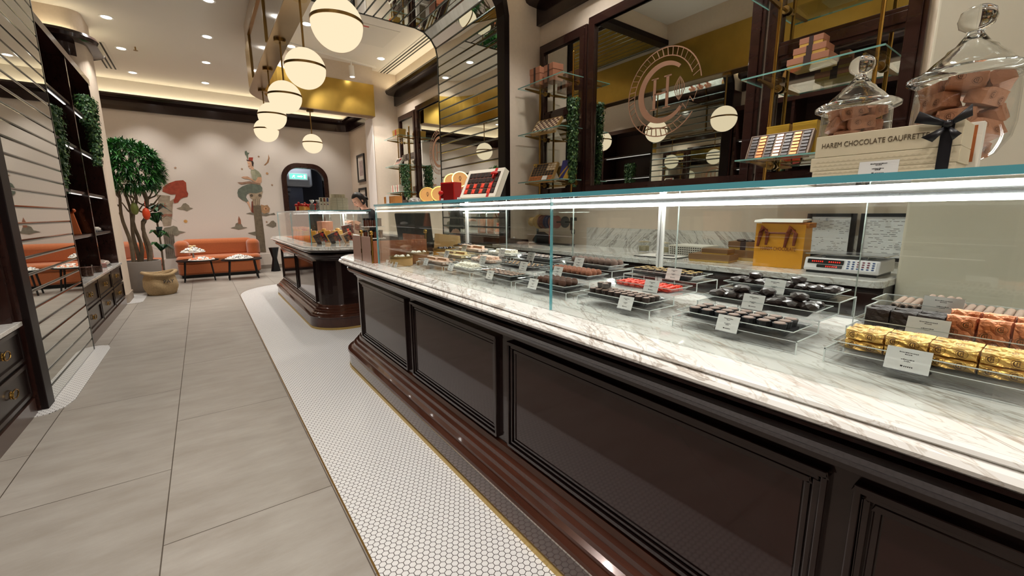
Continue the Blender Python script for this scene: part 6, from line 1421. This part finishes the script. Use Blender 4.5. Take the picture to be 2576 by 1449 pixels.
for s in (-1, 1):
    chain(0, [((s*.09, 0, .84), (.085, .09)), ((s*.095, .01, .48), .055), ((s*.095, 0, .28), .045), ((s*.095, 0, .09), .036), ((s*.10, .10, .035), (.035, .03)), ((s*.10, .16, .03), (.03, .02))])
    w_ = chain(3, [((s*.12, .045, 1.285), .055), ((s*.175, .05, 1.24), .048), ((s*.20, .06, 1.03), .037), ((s*.13, .19, 1.10), .031), ((s*.06, .25, 1.16), .024), ((s*.05, .295, 1.17), (.034, .016))])
    for k in range(4):
        a = (k-1.5)*.019; L = (.030, .036, .033, .026)[k]
        chain(w_, [((s*.05+a, .33, 1.168), .0095), ((s*.05+a*1.05, .33+L, 1.157), .0082), ((s*.05+a*1.0, .33+L*1.35, 1.135), .0072)])
    chain(w_, [((s*.05-s*.028, .295, 1.16), .011), ((s*.05-s*.042, .325, 1.15), .009), ((s*.05-s*.040, .348, 1.143), .008)])
body = skin_mesh('body', nodes, edges)
# head: a shaped ball with brow, nose, chin and ears, tipped forward on the neck
hm = MB(); hm.sphere((0, 0, 0), 1, 36, 28)
hv = []
for (x, y, z) in hm.v:
    X, Y, Z = x*.074, y*.092, z*.112
    if z < 0: X *= 1-.34*(-z)**1.5; Y = Y*(1-.10*(-z)) if y > 0 else Y*(1-.42*(-z))
    if y > .3: Y -= .006*math.exp(-((abs(x)-.42)**2/.03+(z-.02)**2/.02))
    Y += .020*math.exp(-(x*x/.014+(z+.20)**2/.018))*(1 if y > .5 else 0) + .010*math.exp(-(x*x/.010+(z-.0)**2/.05))*(1 if y > .5 else 0)
    Y += .006*math.exp(-(x*x/.05+(z+.52)**2/.008))*(1 if y > .3 else 0) + .008*math.exp(-(x*x/.06+(z+.86)**2/.02))*(1 if y > .1 else 0)
    hv.append((X, Y, Z))
hm.v = hv
for s in (-1, 1): hm.sphere((s*.074, -.005, -.012), .026, 10, 8, (.32, .62, 1))
TH = Matrix.Translation((0, .155, 1.475)) @ Matrix.Rotation(R_(-38), 4, 'X')
hme = hm.mesh('head', SKIN, True); hme.transform(TH)
bm = bmesh.new(); bm.from_mesh(body); bm.from_mesh(hme); me = bpy.data.meshes.new('body'); bm.to_mesh(me); bm.free(); me.materials.append(SKIN); me.shade_smooth()
put('body', me, [], pw)
h2 = MB(); h2.sphere((0, 0, 0), 1, 36, 24); hv = []
for (x, y, z) in h2.v:
    X, Y, Z = x*.081, y*.098-.004, z*.118+.004
    if y > .25 and z < .52: Y = .02; X *= .9; 
    if z < -.35 and y > -.2: Z = -.04
    if z < -.62: Z = -.078; Y *= .7
    hv.append((X, Y, Z))
h2.v = hv; h2.sphere((0, -.105, -.05), .034, 14, 10, (1, .8, 1.0))
hh = h2.mesh('hair', HAIR, True); hh.transform(TH); put('hair', hh, [], pw)
f = MB()
for s in (-1, 1): f.sphere((s*.030, .078, .000), .0085, 10, 8, (1.3, .6, .6))
e = f.mesh('eyes', mat('closed_lid', (120,84,72), .5), True); e.transform(TH); put('eyes', e, [], pw)
f = MB()
for s in (-1, 1): f.tube([(s*.016, .088, .020), (s*.030, .086, .026), (s*.046, .076, .020)], .0030, 6)
e = f.mesh('eyebrows', HAIR, True); e.transform(TH); put('eyebrows', e, [], pw)
f = MB().sphere((0, .0845, -.058), .016, 12, 8, (1.1, .5, .35)); e = f.mesh('lips', mat('lip', (176,92,84), .4), True); e.transform(TH); put('lips', e, [], pw)
nodes = [((0, 0, .90), (.145, .115)), ((0, 0, 1.05), (.13, .10)), ((0, .03, 1.20), (.145, .105)), ((0, .05, 1.285), (.115, .085)), ((0, .068, 1.335), (.062, .060))]
edges = [(i, i+1) for i in range(4)]
for s in (-1, 1): chain(3, [((s*.12, .045, 1.285), .068), ((s*.178, .05, 1.24), .060), ((s*.203, .06, 1.03), .049), ((s*.13, .19, 1.10), .042), ((s*.085, .225, 1.13), .034)])
s_ = skin_mesh('uniform_top', nodes, edges); s_.materials.append(SHIRT); put('uniform_top', s_, [], pw)
nodes = [((0, 0, .95), (.138, .108)), ((0, 0, .88), (.13, .11))]; edges = [(0, 1)]
for s in (-1, 1): chain(1, [((s*.09, 0, .80), (.095, .10)), ((s*.095, .01, .48), .068), ((s*.095, 0, .14), .058)])
s_ = skin_mesh('trousers', nodes, edges); s_.materials.append(PANT); put('trousers', s_, [], pw)
for s in (-1, 1): put('shoe', MB().prism(rounded(s*.10-.045, -.06, s*.10+.045, .20, .04), 0, .06), BLACK, pw, bevel=.015, smooth=True)
pp = tag(put('paper_slip', MB().box((-.05, -.03, 0), (.05, .03, .001)), WHITE), 'white paper slip held by the person behind the counter', 'paper'); pp.location = (1.665, 6.22, 1.150); pp.rotation_euler = (.2, .25, .3)
